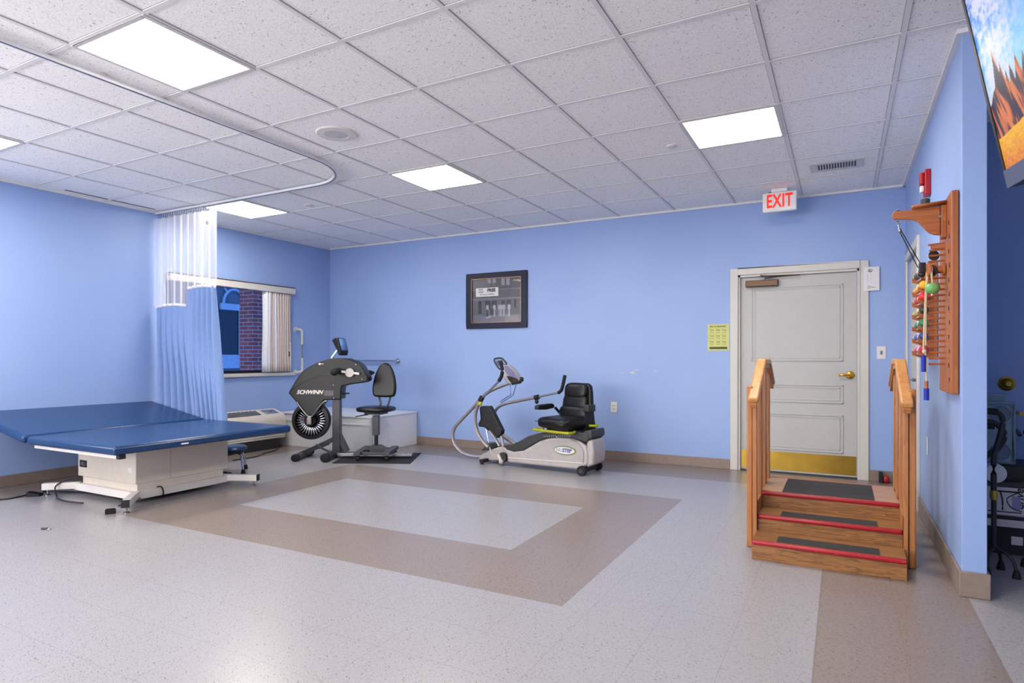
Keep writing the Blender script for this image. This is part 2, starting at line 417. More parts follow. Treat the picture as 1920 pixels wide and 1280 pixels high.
def added_window(name, a, b, fix, ax):
    m = MB(); n = int((b-a)/1.15)+1
    for k in range(n+1):
        p = a+(b-a)*k/n; p = min(max(p, a+.025), b-.025)
        if ax == 'x': m.box(p-.025, p+.025, fix-.03, fix+.03, .875, 2.225)
        else: m.box(fix-.03, fix+.03, p-.025, p+.025, .875, 2.225)
    for z in (.875, 2.185):
        if ax == 'x': m.box(a, b, fix-.03, fix+.03, z, z+.04)
        else: m.box(fix-.03, fix+.03, a, b, z, z+.04)
    struct(m.build(name, 'white'))
added_window('added_window_2', -6.2, -1.7, YF-.08, 'x'); added_window('added_window_3', -3.2, 1.4, XL-.08, 'y')  # unseen windows, put in to carry the added fill lamps
# cove base
def baseboard(name, x0, x1, y0, y1, h=.105): struct(B(x0, x1, y0, y1, 0, h).build(name, 'base', bevel=.004))
baseboard('baseboard_left', XL, XL+.012, YF, YB)
struct(B(XL+.012, DX0-.075, YB-.012, YB, 0, .105).box(DX1+.075, XR-.012, YB-.012, YB, 0, .105).build('baseboard_back', 'base', bevel=.003))
struct(B(XR-.012, XR, YP-.012, RY0-.08, 0, .125).box(XR-.012, XP+.012, YP-.014, YP, 0, .125).box(XP, XP+.012, YP-.012, YA, 0, .125).build('baseboard_right', 'base', bevel=.004))
baseboard('baseboard_alcove', XP, XA, YA-.012, YA)
# ceiling grid of T bars and the wall angle
GX, GY, T = -1.6232, 2.3666, .631
tb = MB(); gp = MB()
kx = [GX+T*i for i in range(-10, 9) if XL+.08 < GX+T*i < XFR-.08]
ky = [GY+T*j for j in range(-10, 9) if YF+.08 < GY+T*j < YB-.08]
def in_room(x, y): return not (x > XP and y > YA)
for x in kx:
    y1 = YB if x < XR else (YA if x < XA else YP-.3)
    tb.box(x-.0125, x+.0125, YF, y1, HC-.006, HC-.0005)
    gp.box(x-.0155, x+.0155, YF, y1, HC-.0012, HC-.0003)
for y in ky:
    x1 = XR if y > YP else XFR
    tb.box(XL, x1, y-.0125, y+.0125, HC-.0062, HC-.0006)
    gp.box(XL, x1, y-.0150, y+.0150, HC-.0013, HC-.0004)
    if y > YP and y < YA: tb.box(XP, XA, y-.0125, y+.0125, HC-.0062, HC-.0006)
for a in ((XL, XL+.024, YF, YB), (XL, XR, YB-.024, YB), (XR-.024, XR, YP, YB), (XR-.024, XP+.024, YP-.024, YP), (XP, XA, YA-.024, YA)):
    tb.box(*a, HC-.022, HC-.0008)
struct(tb.build('trim_1', 'grid')); struct(gp.build('trim_2', 'gridgap'))
# a slipped ceiling tile by the left wall leaves a dark gap
struct(B(XL+.10, XL+.118, 3.22, 4.10, HC-.004, HC-.0001).build('trim_3', 'bronze'))

# ------------------------------------------------------------------ ceiling fixtures
lights = []
def cell(x, y): return (GX+T*(math.floor((x-GX)/T)+.5), GY+T*(math.floor((y-GY)/T)+.5))
li_lab = {0: 'large lit white ceiling panel at the upper left of the photo', 1: 'lit white ceiling panel above the middle, right of the round speaker',
          2: 'lit white ceiling panel nearest the exit sign', 3: 'lit white ceiling panel right behind the netted curtain top',
          4: 'lit white ceiling panel cut by the left edge of the photo'}
spots = [(-3.2, 2.05), (-3.2, 4.57), (-.68, 4.57), (-5.72, 4.57), (-5.72, 2.05), (-.68, 2.05), (-3.2, -.47), (-.68, -.47), (-5.72, -.47), (-3.2, -2.9), (-.68, -2.9)]
for i, (x, y) in enumerate(spots):
    cx, cy = cell(x, y)
    if i == 0:
        t = thing('ceiling_light', li_lab[0], 'ceiling light', (cx, cy, HC), group='square ceiling light panels')
        fr_ = MB()
        for a in ((-.315, -.29, -.315, .315), (.29, .315, -.315, .315), (-.29, .29, -.315, -.29), (-.29, .29, .29, .315)): fr_.box(*a, -.012, 0)
        frm = fr_.build('frame', 'white', t, bevel=.002)
        dif = B(-.29, .29, -.29, .29, -.009, -.002).build('diffuser', 'panel', t)
    else:
        t = bpy.data.objects['ceiling_light'].copy(); col.objects.link(t); t.location = (cx, cy, HC)
        for p in (frm, dif):
            q = p.copy(); col.objects.link(q); q.parent = t
        t['label'] = li_lab.get(i, 'lit white ceiling panel outside the photo, above or behind the camera')
        t['group'] = 'square ceiling light panels' if i < 5 else 'light panels outside the photo'
sp = at(631, 250, z=HC)
t = thing('ceiling_speaker', 'round grey white ceiling speaker with a darker centre grille', 'speaker', (sp.x, sp.y, HC))
MB().lathe([(.145, 0), (.145, -.004), (.138, -.010), (.085, -.013), (.082, -.010), (.082, -.004)], n=40).build('rim', 'offwhite', t)
MB().lathe([(.083, -.006), (.083, -.011), (.05, -.013), (0, -.0135)], n=40).build('grille', plain('grey speaker grille', lin(196, 198, 204), .5, bump=.5, bscale=500), t)
for px, py, lab in ((1260, 273, 'small white round ceiling cap left of the right light panel'), (578, 384, 'small white round ceiling cap by the curtain track bend')):
    q = at(px, py, z=HC)
    tag(MB().lathe([(.042, 0), (.042, -.006), (.036, -.010), (0, -.011)], n=28).build('sprinkler_cap', 'offwhite', loc=(q.x, q.y, HC)), lab, 'sprinkler cap', 'round ceiling caps')
a, b = at(1532, 305, z=HC), at(1590, 318, z=HC)
t = thing('ceiling_vent', 'white ceiling air vent with dark slots near the exit sign', 'air vent', (a.x+.14, 5.86, HC))
fr_ = MB()
for q in ((-.20, -.145, -.13, .13), (.145, .20, -.13, .13), (-.145, .145, -.13, -.085), (-.145, .145, .085, .13)): fr_.box(*q, -.008, 0)
fr_.build('frame', 'white', t, bevel=.002)
B(-.145, .145, -.085, .085, -.0015, -.0005).build('backing', 'black', t)
sl = MB()
for k in range(15): sl.box(-.145+k*.0207, -.137+k*.0207, -.085, .085, -.007, -.0015)
sl.build('slats', 'white', t)
# exit sign
t = thing('exit_sign', 'white exit sign with red letters hanging from the ceiling', 'exit sign', (-.53, 6.42, HC-.22))
B(-.15, .15, -.022, .022, 0, .185).build('housing', 'exitw', t, bevel=.012)
B(-.07, .07, -.03, .03, .185, .219).build('canopy', 'exitw', t, bevel=.006)
text('lettering', 'EXIT', .175, 'exitred', t, (0, -.0235, .095), (PI/2, 0, 0), bold=.004, sx=.62, spacing=1.06)
B(-.10, -.06, .0, .01, .185, .195).build('bracket', 'dgrey', t)
# curtain track: along the room, a quarter bend, then to the left wall
tr = []
for y in (-2.0, 0, 2.0, 3.55): tr.append((-3.72, y, 0))
for k in range(1, 10):
    an = R(90*k/9); tr.append((-3.72-.55*(1-math.cos(an))*1, 3.60+.58*math.sin(an), 0))
tr += [(-5.2, 4.18, 0), (XL+.01, 4.18, 0)]
t = thing('curtain_track', 'white ceiling curtain track with a rounded bend', 'curtain track', (0, 0, HC-.024))
MB().tube(tr, .010, 4, 0, rx=.017).build('rail', 'grid', t)
MB().tube([(x, y, -.0105) for x, y, z in tr], .002, 4, 0, rx=.004).build('slot', plain('blue grey track slot', lin(60, 84, 130), .5), t)
for x, y, z in tr[:3]: B(x-.03, x+.03, y-.012, y+.012, .010, .017).build('clip', 'offwhite', t)

# ------------------------------------------------------------------ cubicle curtain
t = thing('cubicle_curtain', 'light blue cubicle curtain with white netting top hanging by left wall', 'curtain', (0, 4.15, 0))
def fold(x, amp, f, ph): return amp*math.sin(x*f+ph)+amp*.35*math.sin(x*f*2.3+ph*2)
def netf(x0, x1, z1):
    def f(a, b):
        z = 2.70-b*(2.70-z1-.018*math.sin(a*PI)); x = x0+a*(x1-x0)
        return (x, fold(x, .018+.004*b, 55, 0), z)
    return f
MB().grid(netf(-6.67, -6.115, 1.735), 120, 24).grid(netf(-6.115, -5.655, 1.905), 100, 24).build('netting', 'net', t)
def panelf(x0, x1, z1, e0, e1, ph, dy):
    def f(a, b):
        z = z1+.018*math.sin(a*PI)-b*(z1-.50); xa = x0+(e0-x0)*b**1.2; xb = x1+(e1-x1)*b
        x = xa+a*(xb-xa); k = .35+.65*min(1, b*3)
        w1 = math.sin(a*7.5*5.0+ph+.5*math.sin(b*2+a*4)); w1 = math.copysign(abs(w1)**.8, w1)
        return (x+.010*k*math.cos(a*37+ph), -.01+dy*b+.036*k*w1+.012*k*math.sin(a*71+b*3+ph), z)
    return f
MB().grid(panelf(-6.66, -6.12, 1.73, -6.60, -5.95, .4, .0), 140, 40).build('curtain_panel', 'cloth', t)
MB().grid(panelf(-6.11, -5.66, 1.905, -5.93, -5.52, 2.1, .0), 140, 40).build('curtain_panel', 'cloth', t)
for x0_, x1_, z_, ph_ in ((-6.66, -6.12, 1.742, .4), (-6.11, -5.66, 1.917, 2.1)):
    MB().grid(lambda a, b: (x0_+a*(x1_-x0_), -.014+.0126*math.sin(a*7.5*5.0+ph_), z_+.018*math.sin(a*PI)-b*.03), 100, 1).build('hem', 'paper', t, solid=.005)
for k in range(26):
    x = XL+.06+k*.04
    MB().tube([(x, .02, 2.70), (x+.004, .025, 2.725), (x, .03, 2.752)], .0022, 6, 3).build('hook', 'dgrey', t)
rg = MB().lathe([(.010, 0), (.016, 0), (.016, .003), (.010, .003)], c=(-5.76, -.03, 2.56), d=(0, 1, 0), n=16, ring=True).build('grommet', 'dgrey', t)

# ------------------------------------------------------------------ window with blinds, and the court outside
t = bpy.data.objects.new('window_1', None); col.objects.link(t); t.location = (XL, 0, 0); struct(t)
WM = 4.99
fm = MB()
for a in ((WY0, WY0+.05), (WM-.055, WM), (WY1-.05, WY1)): fm.box(-.15, -.10, a[0], a[1], WZ0, WZ1)
fm.box(-.15, -.10, WY0, WY1, WZ0, WZ0+.035).box(-.15, -.10, WY0, WY1, WZ1-.04, WZ1)
fm.build('window_frame', 'black', t)
B(-.13, -.125, WY0+.05, WM-.055, WZ0, WZ1).build('pane', 'glass', t)
B(-.13, -.125, WM, WY1-.05, WZ0, WZ1).build('pane', 'glass', t)
rv = MB().box(-.10, .0, WY1-.012, WY1, WZ0, WZ1).box(-.10, 0, WY0, WY0+.012, WZ0, WZ1).box(-.10, 0, WY0, WY1, WZ1-.012, WZ1)
rv.build('reveal', 'trimw', t)
B(-.10, .035, WY0-.03, WY1+.06, WZ0-.045, WZ0).build('window_sill', 'trimw', t, bevel=.006)
t = thing('vertical_blinds', 'cream vertical blinds drawn to the right side of the window', 'blinds', (XL, 0, 0))
B(.0, .075, 4.30, WY1+.03, 2.045, 2.125).build('valance', 'trimw', t, bevel=.004)
B(.002, .078, 4.30, WY1+.03, 2.126, 2.136).build('valance_trim', 'bronze', t)
for k in range(11):
    y = 5.62+k*.040; wv = .085 if k > 1 else .11
    mb = MB().grid(lambda a, b, y=y, wv=wv, k=k: (.035-wv/2*math.cos(.9)+a*wv*math.cos(.9), y-.02+a*wv*math.sin(.35)+.006*math.sin(b*5+k)+.003*math.cos(a*PI), 2.045-b*1.06), 4, 10)
    mb.build('slat', 'blindsw' if k in (0, 1, 4) else 'blinds', t, solid=.0015)
MB().tube([(.085, 5.99, 2.04), (.088, 5.992, 1.8), (.086, 5.99, 1.45), (.086, 6.0, 1.40), (.086, 6.01, 1.45), (.086, 6.01, 2.04)], .003, 6, 4).build('pull_chain', 'mgrey', t)
B(.03, .05, 5.985, 6.04, 1.19, 1.26).build('chain_guide', 'gold', t)
# outside: brick wall with arched window and snow
XO = -12.0
t = thing('brick_pier', 'red brick pier outside the window behind the blinds', 'pier')
a, b = at(474, 600, x=-8.2), at(497, 600, x=-8.2)
MB().box(-8.5, -8.2, a.y, a.y+.62, -.4, 3.6).build('pier_body', 'brick', t)
# the pier bends into an arch towards the left at the top
arc = []
ac = (a.y-.9, 2.0)
for k in range(0, 13):
    an = R(5+70*k/12); arc.append((ac[0]+.92*math.cos(an), ac[1]+.92*math.sin(an)))
for k in range(12, -1, -1):
    an = R(5+70*k/12); arc.append((ac[0]+1.2*math.cos(an), ac[1]+1.2*math.sin(an)))
MB().prism(arc, -8.5, -8.21, 'x').build('arch', 'brick', t)
t = thing('building_facade', 'blue tinted building outside with an arched window and doors', 'building', (XO, 0, 0))
mo = plain('pale outdoor render', lin(120, 130, 140), .9); ml = plain('pale outdoor trim', lin(205, 215, 225), .8); md = plain('dark outdoor glass', lin(46, 56, 70), .2)
MB().box(-.3, 0, 4, 14, -.4, 6).build('wall_face', mo, t)
a0, a1 = at(425, 560, x=XO), at(478, 580, x=XO); y0, y1 = a0.y-.2, a1.y+.4; z0 = at(440, 690, x=XO).z
zt = at(440, 578, x=XO).z
B(0, .03, y0, y1, z0, zt).build('glass_door', md, t)
fm = MB().box(.03, .08, y0, y1, zt-.05, zt+.09)
ym = at(452, 600, x=XO).y
fm.box(.03, .08, ym-.09, ym+.09, z0, zt)
fm.box(.03, .05, y0, ym, z0, z0+.3)
fm.build('door_frame', ml, t)
yc = at(437, 560, x=XO).y; rA = at(457, 560, x=XO).y-yc; rZ = at(437, 547, x=XO).z-at(437, 574, x=XO).z
ar = [(.05, yc+rA*math.cos(R(q)), zt+.09+rZ*math.sin(R(q))) for q in range(0, 181, 12)]
MB().tube(ar, .03, 6, 0).build('arch_frame', ml, t)
for q in (50, 90, 130): MB().tube([(.05, yc+rA*math.cos(R(q)), zt+.09+rZ*math.sin(R(q))), (.05, yc+1.9*rA*math.cos(R(q)), zt+.09+1.9*rZ*math.sin(R(q)))], .02, 6, 0).build('arch_muntin', ml, t)
tag(MB().grid(lambda a, b: (XL-.6-a*4.5, 3+b*11, -.55+.10*math.sin(a*3)*a+.04*math.sin(b*9+a*5)), 24, 24).build('snow_bank', 'snow'), 'snow covering the ground outside the window', 'snow')

# ------------------------------------------------------------------ doors
t = bpy.data.objects.new('door_1', None); col.objects.link(t); t.location = (0, YB, 0); struct(t)
cs = MB().box(DX0-.075, DX0, -.02, 0, 0, DZ1+.07).box(DX1, DX1+.075, -.02, 0, 0, DZ1+.07).box(DX0, DX1, -.02, 0, DZ1, DZ1+.07)
cs.build('casing', 'trimw', t, bevel=.005)
jb = MB().box(DX0, DX0+.022, 0, .16, 0, DZ1).box(DX1-.022, DX1, 0, .16, 0, DZ1).box(DX0, DX1, 0, .16, DZ1-.022, DZ1)
jb.build('jamb', 'trimw', t)
B(DX0+.024, DX1-.024, .035, .075, .012, DZ1-.025).build('door_leaf', 'doorw', t, bevel=.002)
B(DX0+.02, DX1-.02, .0, .16, .0, .010).build('threshold', 'dgrey', t)
def molding(x0, x1, z0, z1, w_=.018):
    m = MB()
    for d_, h_ in ((0, .008), (w_*1.5, .005)):
        a0, a1, b0, b1 = x0+d_, x1-d_, z0+d_, z1-d_
        for q in ((a0, a1, b0, b0+w_*.55), (a0, a1, b1-w_*.55, b1), (a0, a0+w_*.55, b0, b1), (a1-w_*.55, a1, b0, b1)):
            m.box(q[0], q[1], .035-h_, .036, q[2], q[3])
    return m
YD = YB+.035
def dz(px, py): q = at(px, py, y=YD); return q.x, q.z
px0, _ = dz(1411, 540); px1, zt_ = dz(1581, 530); _, zb_ = dz(1581, 677)
for z0_, z1_ in ((zb_, 1.90), (dz(1581, 757)[1], dz(1581, 722)[1]), (dz(1581, 850)[1], dz(1581, 779)[1])):
    molding(DX0+.13, px1, z0_, z1_).build('molding', 'doorw', t, bevel=.001)
B(DX0+.03, DX1-.03, .031, .036, .03, .215).build('kick_plate', 'brassd', t)
kx_, kz_ = dz(1594, 703)
kn = MB().lathe([(.038, 0), (.038, -.010), (.030, -.016), (.014, -.018), (.012, -.045), (.012, -.055)], c=(kx_, .035, kz_), d=(0, 1, 0)).build('door_handle', 'brass', t)
MB().tube([(kx_, -.018, kz_), (kx_-.03, -.022, kz_+.002), (kx_-.075, -.022, kz_+.001), (kx_-.10, -.014, kz_-.002)], .010, 10, 4).build('lever', 'brass', kn)
# door closer
t2 = thing('door_closer', 'brown metal door closer with arm at the top of the white door', 'door closer', (0, YB, 0))
a, b = dz(1399, 540), dz(1460, 527)
B(a[0], b[0], -.03, .028, 1.905, 1.972).build('closer_body', 'bronze', t2, bevel=.008)
z_ = 2.0
MB().tube([(b[0]-.13, .0, 1.97), (b[0]-.13, 0, z_-.01), (b[0]-.02, -.015, z_+.0), (b[0]+.20, -.03, z_+.003)], .006, 6, 0).build('arm', 'dgrey', t2)
MB().tube([(b[0]+.20, -.03, z_+.002), (b[0]-.16, -.028, z_+.012)], .006, 6, 0).lathe([(.012, -.01), (.012, .01)], c=(b[0]-.16, -.028, z_+.012)).build('link', 'bronze', t2)
# right hand door
t = bpy.data.objects.new('door_2', None); col.objects.link(t); t.location = (XR, 0, 0); struct(t)
MB().box(-.02, 0, RY0-.075, RY0, 0, 2.11).box(-.02, 0, RY1, RY1+.075, 0, 2.11).box(-.02, 0, RY0, RY1, 2.04, 2.11).build('casing', 'trimw', t, bevel=.004)
B(.02, .055, RY0+.01, RY1-.01, .01, 2.035).build('door_leaf', 'trimw', t)
B(.012, .02, RY0+.012, RY0+.02, .01, 2.03).build('door_gap', 'dgrey', t)
hd = MB().lathe([(.032, 0), (.032, -.01), (.012, -.014), (.012, -.055)], c=(.02, RY0+.12, 1.0), d=(1, 0, 0)).build('door_handle', 'steel', t)
MB().tube([(-.035, RY0+.12, 1.0), (-.04, RY0+.16, 1.0), (-.04, RY0+.24, .998)], .009, 8, 3).build('lever', 'steel', hd)

# ------------------------------------------------------------------ wall items on the back wall
FX, FZ = -3.868, 1.902
t = thing('framed_picture', 'black and white street photograph in a dark navy frame', 'picture', (FX, YB, FZ))
W2, H2 = .44, .355
fm = MB()
for q in ((-W2, W2, H2-.072, H2), (-W2, W2, -H2, -H2+.072), (-W2, -W2+.078, -H2+.072, H2-.072), (W2-.078, W2, -H2+.072, H2-.072)): fm.box(q[0], q[1], -.03, -.002, q[2], q[3])
fm.build('frame', 'frameblue', t, bevel=.003)
fm = MB(); iw, ih = W2-.078, H2-.072
for q in ((-iw, iw, ih-.007, ih), (-iw, iw, -ih, -ih+.007), (-iw, -iw+.007, -ih, ih), (iw-.007, iw, -ih, ih)): fm.box(q[0], q[1], -.032, -.003, q[2], q[3])
fm.build('fillet', 'gold', t)
rnd = random.Random(3)
tex = [[rnd.random() for _ in range(200)] for _ in range(200)]
def street(u, v):
    r_ = tex[int(u*160)][int(v*150)]; g = .20+.10*r_
    if v > .76:                                           # upper floor
        g = .26+.06*r_ if u < .32 else .17+.07*r_
        for a0 in (.32, .42, .60, .70):
            if a0 < u < a0+.07 and v > .82: g = .62 if v > .9 or (v > .84 and a0 > .5) else .3
    elif v > .745: g = .5
    elif v > .56: g = .2+.07*r_
    elif v > .52: g = .42
    elif v > .16:
        g = .22+.16*r_
        for a0, a1, z0_ in ((.12, .20, .2), (.27, .385, .30), (.405, .51, .30), (.60, .68, .30), (.71, .80, .30), (.86, .90, .3)):
            if a0 < u < a1 and z0_ < v < .50: g = .035
    else: g = .33+.14*r_+.1*math.sin(u*21+v*40)*v
    if v < .035 and False: g = .1
    # men in shirts
    for cx_, sh, tr_, ht in ((.315, 0.8, .05, .27), (.46, .85, .75, .27), (.565, .85, .6, .28), (.60, .8, .7, .27), (.655, .8, .75, .28), (.76, .9, .85, .25)):
        dx = abs(u-cx_)
        if .29 < v < .39 and dx < .028: g = sh
        if .13 < v < .30 and dx < .018: g = tr_
        if .39 < v < .42 and dx < .012: g = .35
    if .40 > u > .29 and .09+(u-.29)*.25 < v < .125+(u-.29)*.25: g = .75
    if .375 < u < .45 and .17 < v < .31 and r_ > .2: g = .04
    g = g**1.25*.42
    return (g*.93, g*.93, g*1.14, 1)
picture('photograph', iw*2-.014, ih*2-.014, 150, 130, street, vcol('printed photograph', .25), t, (0, -.012, 0), (PI/2, 0, 0))
B(-.30, .03, -.0145, -.0125, .055, .165).build('sign_board', 'paper', t)
text('lettering', 'PLAY\nGOLF', .031, 'ink', t, (-.225, -.0150, .128), (PI/2, 0, 0), bold=.0006, sx=.95)
text('lettering', 'FREE', .058, 'ink', t, (-.070, -.0150, .130), (PI/2, 0, 0), bold=.003, sx=1.0)
text('lettering', 'We lend you MEMBERS', .028, 'ink', t, (-.135, -.0150, .080), (PI/2, 0, 0), shear=.2, sx=.78)
B(-iw, iw, -.0185, -.0165, -ih, ih).build('glazing', 'glass', t)
# hand washing notice
q0, q1 = at(1327, 608, y=YB), at(1367, 657, y=YB)
cx_, cz_ = (q0.x+q1.x)/2, (q0.z+q1.z)/2; hw, hh = (q1.x-q0.x)/2, (q0.z-q1.z)/2
t = thing('handwash_notice', 'yellow hand washing instruction sheet taped beside the white door', 'notice', (cx_, YB, cz_))
B(-hw, hw, -.002, -.0005, -hh, hh).build('sheet', plain('yellow paper', lin(206, 208, 128), .6), t)
text('lettering', 'How to Handwash?', .023, 'ink', t, (-.005, -.0026, hh-.022), (PI/2, 0, 0), bold=.0006, ext=.0002, sx=.92)
B(-hw+.018, hw-.018, -.0026, -.002, -hh+.016, -hh+.040).build('footer', plain('dark olive ink', lin(78, 76, 44), .6), t)
ic = MB()
for r_ in range(3):
    for c_ in range(3):
        x, z = -.066+c_*.062, hh-.065-r_*.062
        ic.ball((x-.02, -.0024, z+.012), (.004, .0004, .004), 8)
        ic.tube([(x-.014, -.0024, z-.004), (x-.002, -.0024, z+.008), (x+.012, -.0024, z+.002), (x+.020, -.0024, z+.008)], .0022, 5, 2)
        ic.tube([(x-.012, -.0024, z-.008), (x+.004, -.0024, z-.002), (x+.018, -.0024, z-.008)], .0018, 5, 2)
        ic.box(x-.02, x+.022, -.0024, -.002, z-.026, z-.022)
ic.box(-hw+.02, hw-.02, -.0024, -.002, hh-.038, hh-.036)
ic.build('drawings', plain('olive drawing ink', lin(120, 120, 78), .6), t)
# white notice at the door corner
q0, q1 = at(1619, 501, y=YB-.02), at(1649, 544, y=YB-.02)
t = thing('paper_notice', 'white paper notice taped at the upper right door corner', 'notice', ((q0.x+q1.x)/2, YB-.021, (q0.z+q1.z)/2))
hw, hh = (q1.x-q0.x)/2, (q0.z-q1.z)/2
B(-hw, hw, -.0022, -.0005, -hh, hh).build('sheet', 'paper', t)
m = MB().tube([(-.01+.018*math.cos(k*PI/6), -.003, hh-.035+.013*math.sin(k*PI/6)) for k in range(12)], .0022, 5, 0, closed=True)
m.tube([(-.022, -.003, hh-.026), (.002, -.003, hh-.044)], .002, 5, 0).box(-.026, -.006, -.003, -.002, hh-.042, hh-.038)
for k in range(6): m.box(-.034, -.029, -.003, -.002, hh-.068-k*.018, hh-.064-k*.018).box(-.004+.003*(k % 2), .000+.003*(k % 2), -.003, -.002, hh-.066-k*.018, hh-.062-k*.018)
for k, l_ in enumerate((.03, .05, .07, .02)): m.box(-.034, -.034+l_, -.003, -.002, -hh+.045-k*.009, -hh+.0475-k*.009)
m.build('print', 'ink', t)
# outlets
def outlet(name, px, py, lab, kind='duplex'):
    q = at(px, py, y=YB); t = thing(name, lab, 'outlet' if kind == 'duplex' else 'switch plate', (q.x, YB, q.z))
    B(-.037, .037, -.006, -.0005, -.06, .06).build('cover_plate', 'offwhite', t, bevel=.003)
    if kind == 'duplex':
        for s_ in (-1, 1):
            m = MB(); m.box(-.012, -.008, -.0085, -.006, s_*.02-.006, s_*.02+.006).box(.006, .010, -.0085, -.006, s_*.02-.005, s_*.02+.005).box(-.003, .003, -.0085, -.006, s_*.02-.012, s_*.02-.007)
            m.build('socket', 'ink', t)
    else:
        B(-.010, .010, -.010, -.006, -.018, .018).build('toggle', 'mgrey', t, bevel=.002)
outlet('wall_outlet', 1151.5, 763, 'white duplex outlet on the blue wall right of the recumbent stepper')
outlet('switch_plate', 1652.5, 661, 'white switch plate on the blue wall right of the white door', 'toggle')
q = at(1740, 836, x=XR)
t = thing('wall_plate', 'small white blank plate low on the right wall', 'wall plate', (XR, q.y, q.z))
B(-.006, -.0005, -.037, .037, -.06, .06).build('cover_plate', 'offwhite', t, bevel=.003)
# scraped paint
def scrape(px, py, w_, h_, seed, lab):
    q = at(px, py, y=YB); r_ = random.Random(seed); n = 14
    poly = [((w_*(.6+.4*r_.random()))*math.cos(2*PI*k/n), (h_*(.5+.5*r_.random()))*math.sin(2*PI*k/n)) for k in range(n)]
    tag(MB().prism(poly, -.0012, -.0002, 'y').build('paint_chip', plain('bare plaster', lin(196, 198, 196), .9, var=.1), loc=(q.x, YB, q.z)), lab, 'paint chip', 'chipped paint patches')
scrape(1186, 698, .045, .018, 1, 'largest bare plaster chip on the blue wall right of the stepper')
scrape(1194, 693, .030, .010, 2, 'thin bare plaster chip just above the largest chip')
scrape(1166, 699, .018, .008, 5, 'small bare plaster chip left of the largest chip')
scrape(1229, 695, .026, .008, 9, 'small bare plaster chip farthest right beside the door side')
# chrome grab bar on back wall, white one on left wall
a, b = at(662, 677, y=YB-.06), at(741, 677, y=YB-.06)
t = thing('grab_bar', 'chrome horizontal grab bar on back wall behind the arm bike', 'grab bar', (0, YB, 1.13))
MB().tube([(a.x-.1, -.002, 0), (a.x-.1, -.06, 0), (a.x-.06, -.065, 0), (b.x-.04, -.065, 0), (b.x, -.06, 0), (b.x, -.002, 0)], .014, 10, 3).build('bar', 'chrome', t)
for x_ in (b.x, a.x-.1): MB().lathe([(.038, 0), (.038, -.008), (.02, -.012)], c=(x_, 0, 0), d=(0, 1, 0)).build('flange', 'chrome', t)
t = thing('grab_bar', 'white upright grab bar on left wall beside the window', 'grab bar', (XL, 0, 0))
a, b = at(547, 619, x=XL), at(562, 698, x=XL+.08)
MB().tube([(.002, 6.16, 1.565), (.05, 6.165, 1.568), (.085, 6.19, 1.55), (.09, 6.2, 1.50), (.09, 6.2, 1.03), (.085, 6.19, .985), (.05, 6.165, .97), (.002, 6.16, .97)], .016, 10, 3).build('bar', 'trimw', t)
for z_ in (1.565, .97): MB().lathe([(.036, 0), (.036, .008), (.02, .012)], c=(0, 6.16, z_), d=(1, 0, 0)).build('flange', 'trimw', t)
# dark floor item and red thing behind stairs at the back wall corner
q = at(1651, 893, y=YB-.06)
t = thing('door_stop', 'small black and red doorstop on floor against back wall', 'doorstop', (q.x, YB-.06, 0))
B(-.015, .015, -.03, .03, .0, .105).build('block', 'black', t, bevel=.004)
MB().ball((.045, 0, .035), (.025, .025, .034), 12, e=.7).build('knob', 'red', t)

# ------------------------------------------------------------------ white boxed ledge in the corner, heating unit
t = thing('boxed_ledge', 'low white boxed enclosure in the corner behind the arm bike', 'enclosure', (-5.11, 5.88, 0))
BX = XL+5.11+.015; BY = YB-5.88-.014
B(BX, 0, 0, BY, .0, .425).build('enclosure_body', 'ledge', t, bevel=.003)
B(BX, .012, -.012, BY, .425, .445).build('top_board', 'ledge', t, bevel=.004)
B(BX, .004, -.008, 0, .33, .352).build('ledge_strip', 'ledge', t, bevel=.002)
B(-.03, .004, -.004, .03, 0, .42).build('corner_trim', 'offwhite', t, bevel=.002)
UX = XL+.27; e = at(536, 800, x=UX)
UY0, UY1 = 4.55, e.y
t = thing('heating_unit', 'beige wall heating and cooling unit under the window', 'heating unit', (XL, 0, 0))
prof = [(.014, .13), (.26, .13), (.27, .16), (.275, .36), (.265, .41), (.235, .445), (.08, .50), (.014, .505)]
MB().prism(prof, UY0, UY1, 'y').build('cabinet', 'beige', t, bevel=.012)
def slope(s_, y, lift=.004):   # a point on the sloping top
    n_ = Vector((.335, 0, .942)); p = Vector((.235, y, .445)).lerp(Vector((.08, y, .50)), s_)+n_*lift; return p
def slopepatch(s0, s1, y0, y1, lift): return MB().add([slope(s0, y0, lift), slope(s1, y0, lift), slope(s1, y1, lift), slope(s0, y1, lift)], [(0, 1, 2, 3)])
slopepatch(.05, .85, UY0+.05, UY1-.36, .003).build('air_outlet', 'dgrey', t, solid=.002)
lv = MB()
for k in range(7):
    s_ = .10+.11*k; p, q = slope(s_, UY0+.05, .006), slope(s_, UY1-.36, .006); lv.tube([p, q], .0035, 4, 0)
for k in range(14):
    y = UY0+.06+k*(UY1-UY0-.42)/13; lv.tube([slope(.05, y, .008), slope(.85, y, .008)], .003, 4, 0)
lv.build('louvres', 'mgrey', t)
slopepatch(.12, .85, UY1-.27, UY1-.07, .003).build('control_panel', plain('blue grey panel', lin(110, 130, 160), .4), t, solid=.002)
MB().ball(tuple(slope(.4, UY1-.16, .008)), .012, 10).ball(tuple(slope(.4, UY1-.20, .008)), .008, 10).build('knob', 'red', t)
lv = MB()
for k in range(5): lv.box(.272, .283, UY0+.02, UY1-.02, .145+k*.026, .153+k*.026)
lv.build('grille', 'offwhite', t)
B(.014, .24, UY0+.06, UY1-.08, .0, .13).build('plinth', 'dgrey', t)
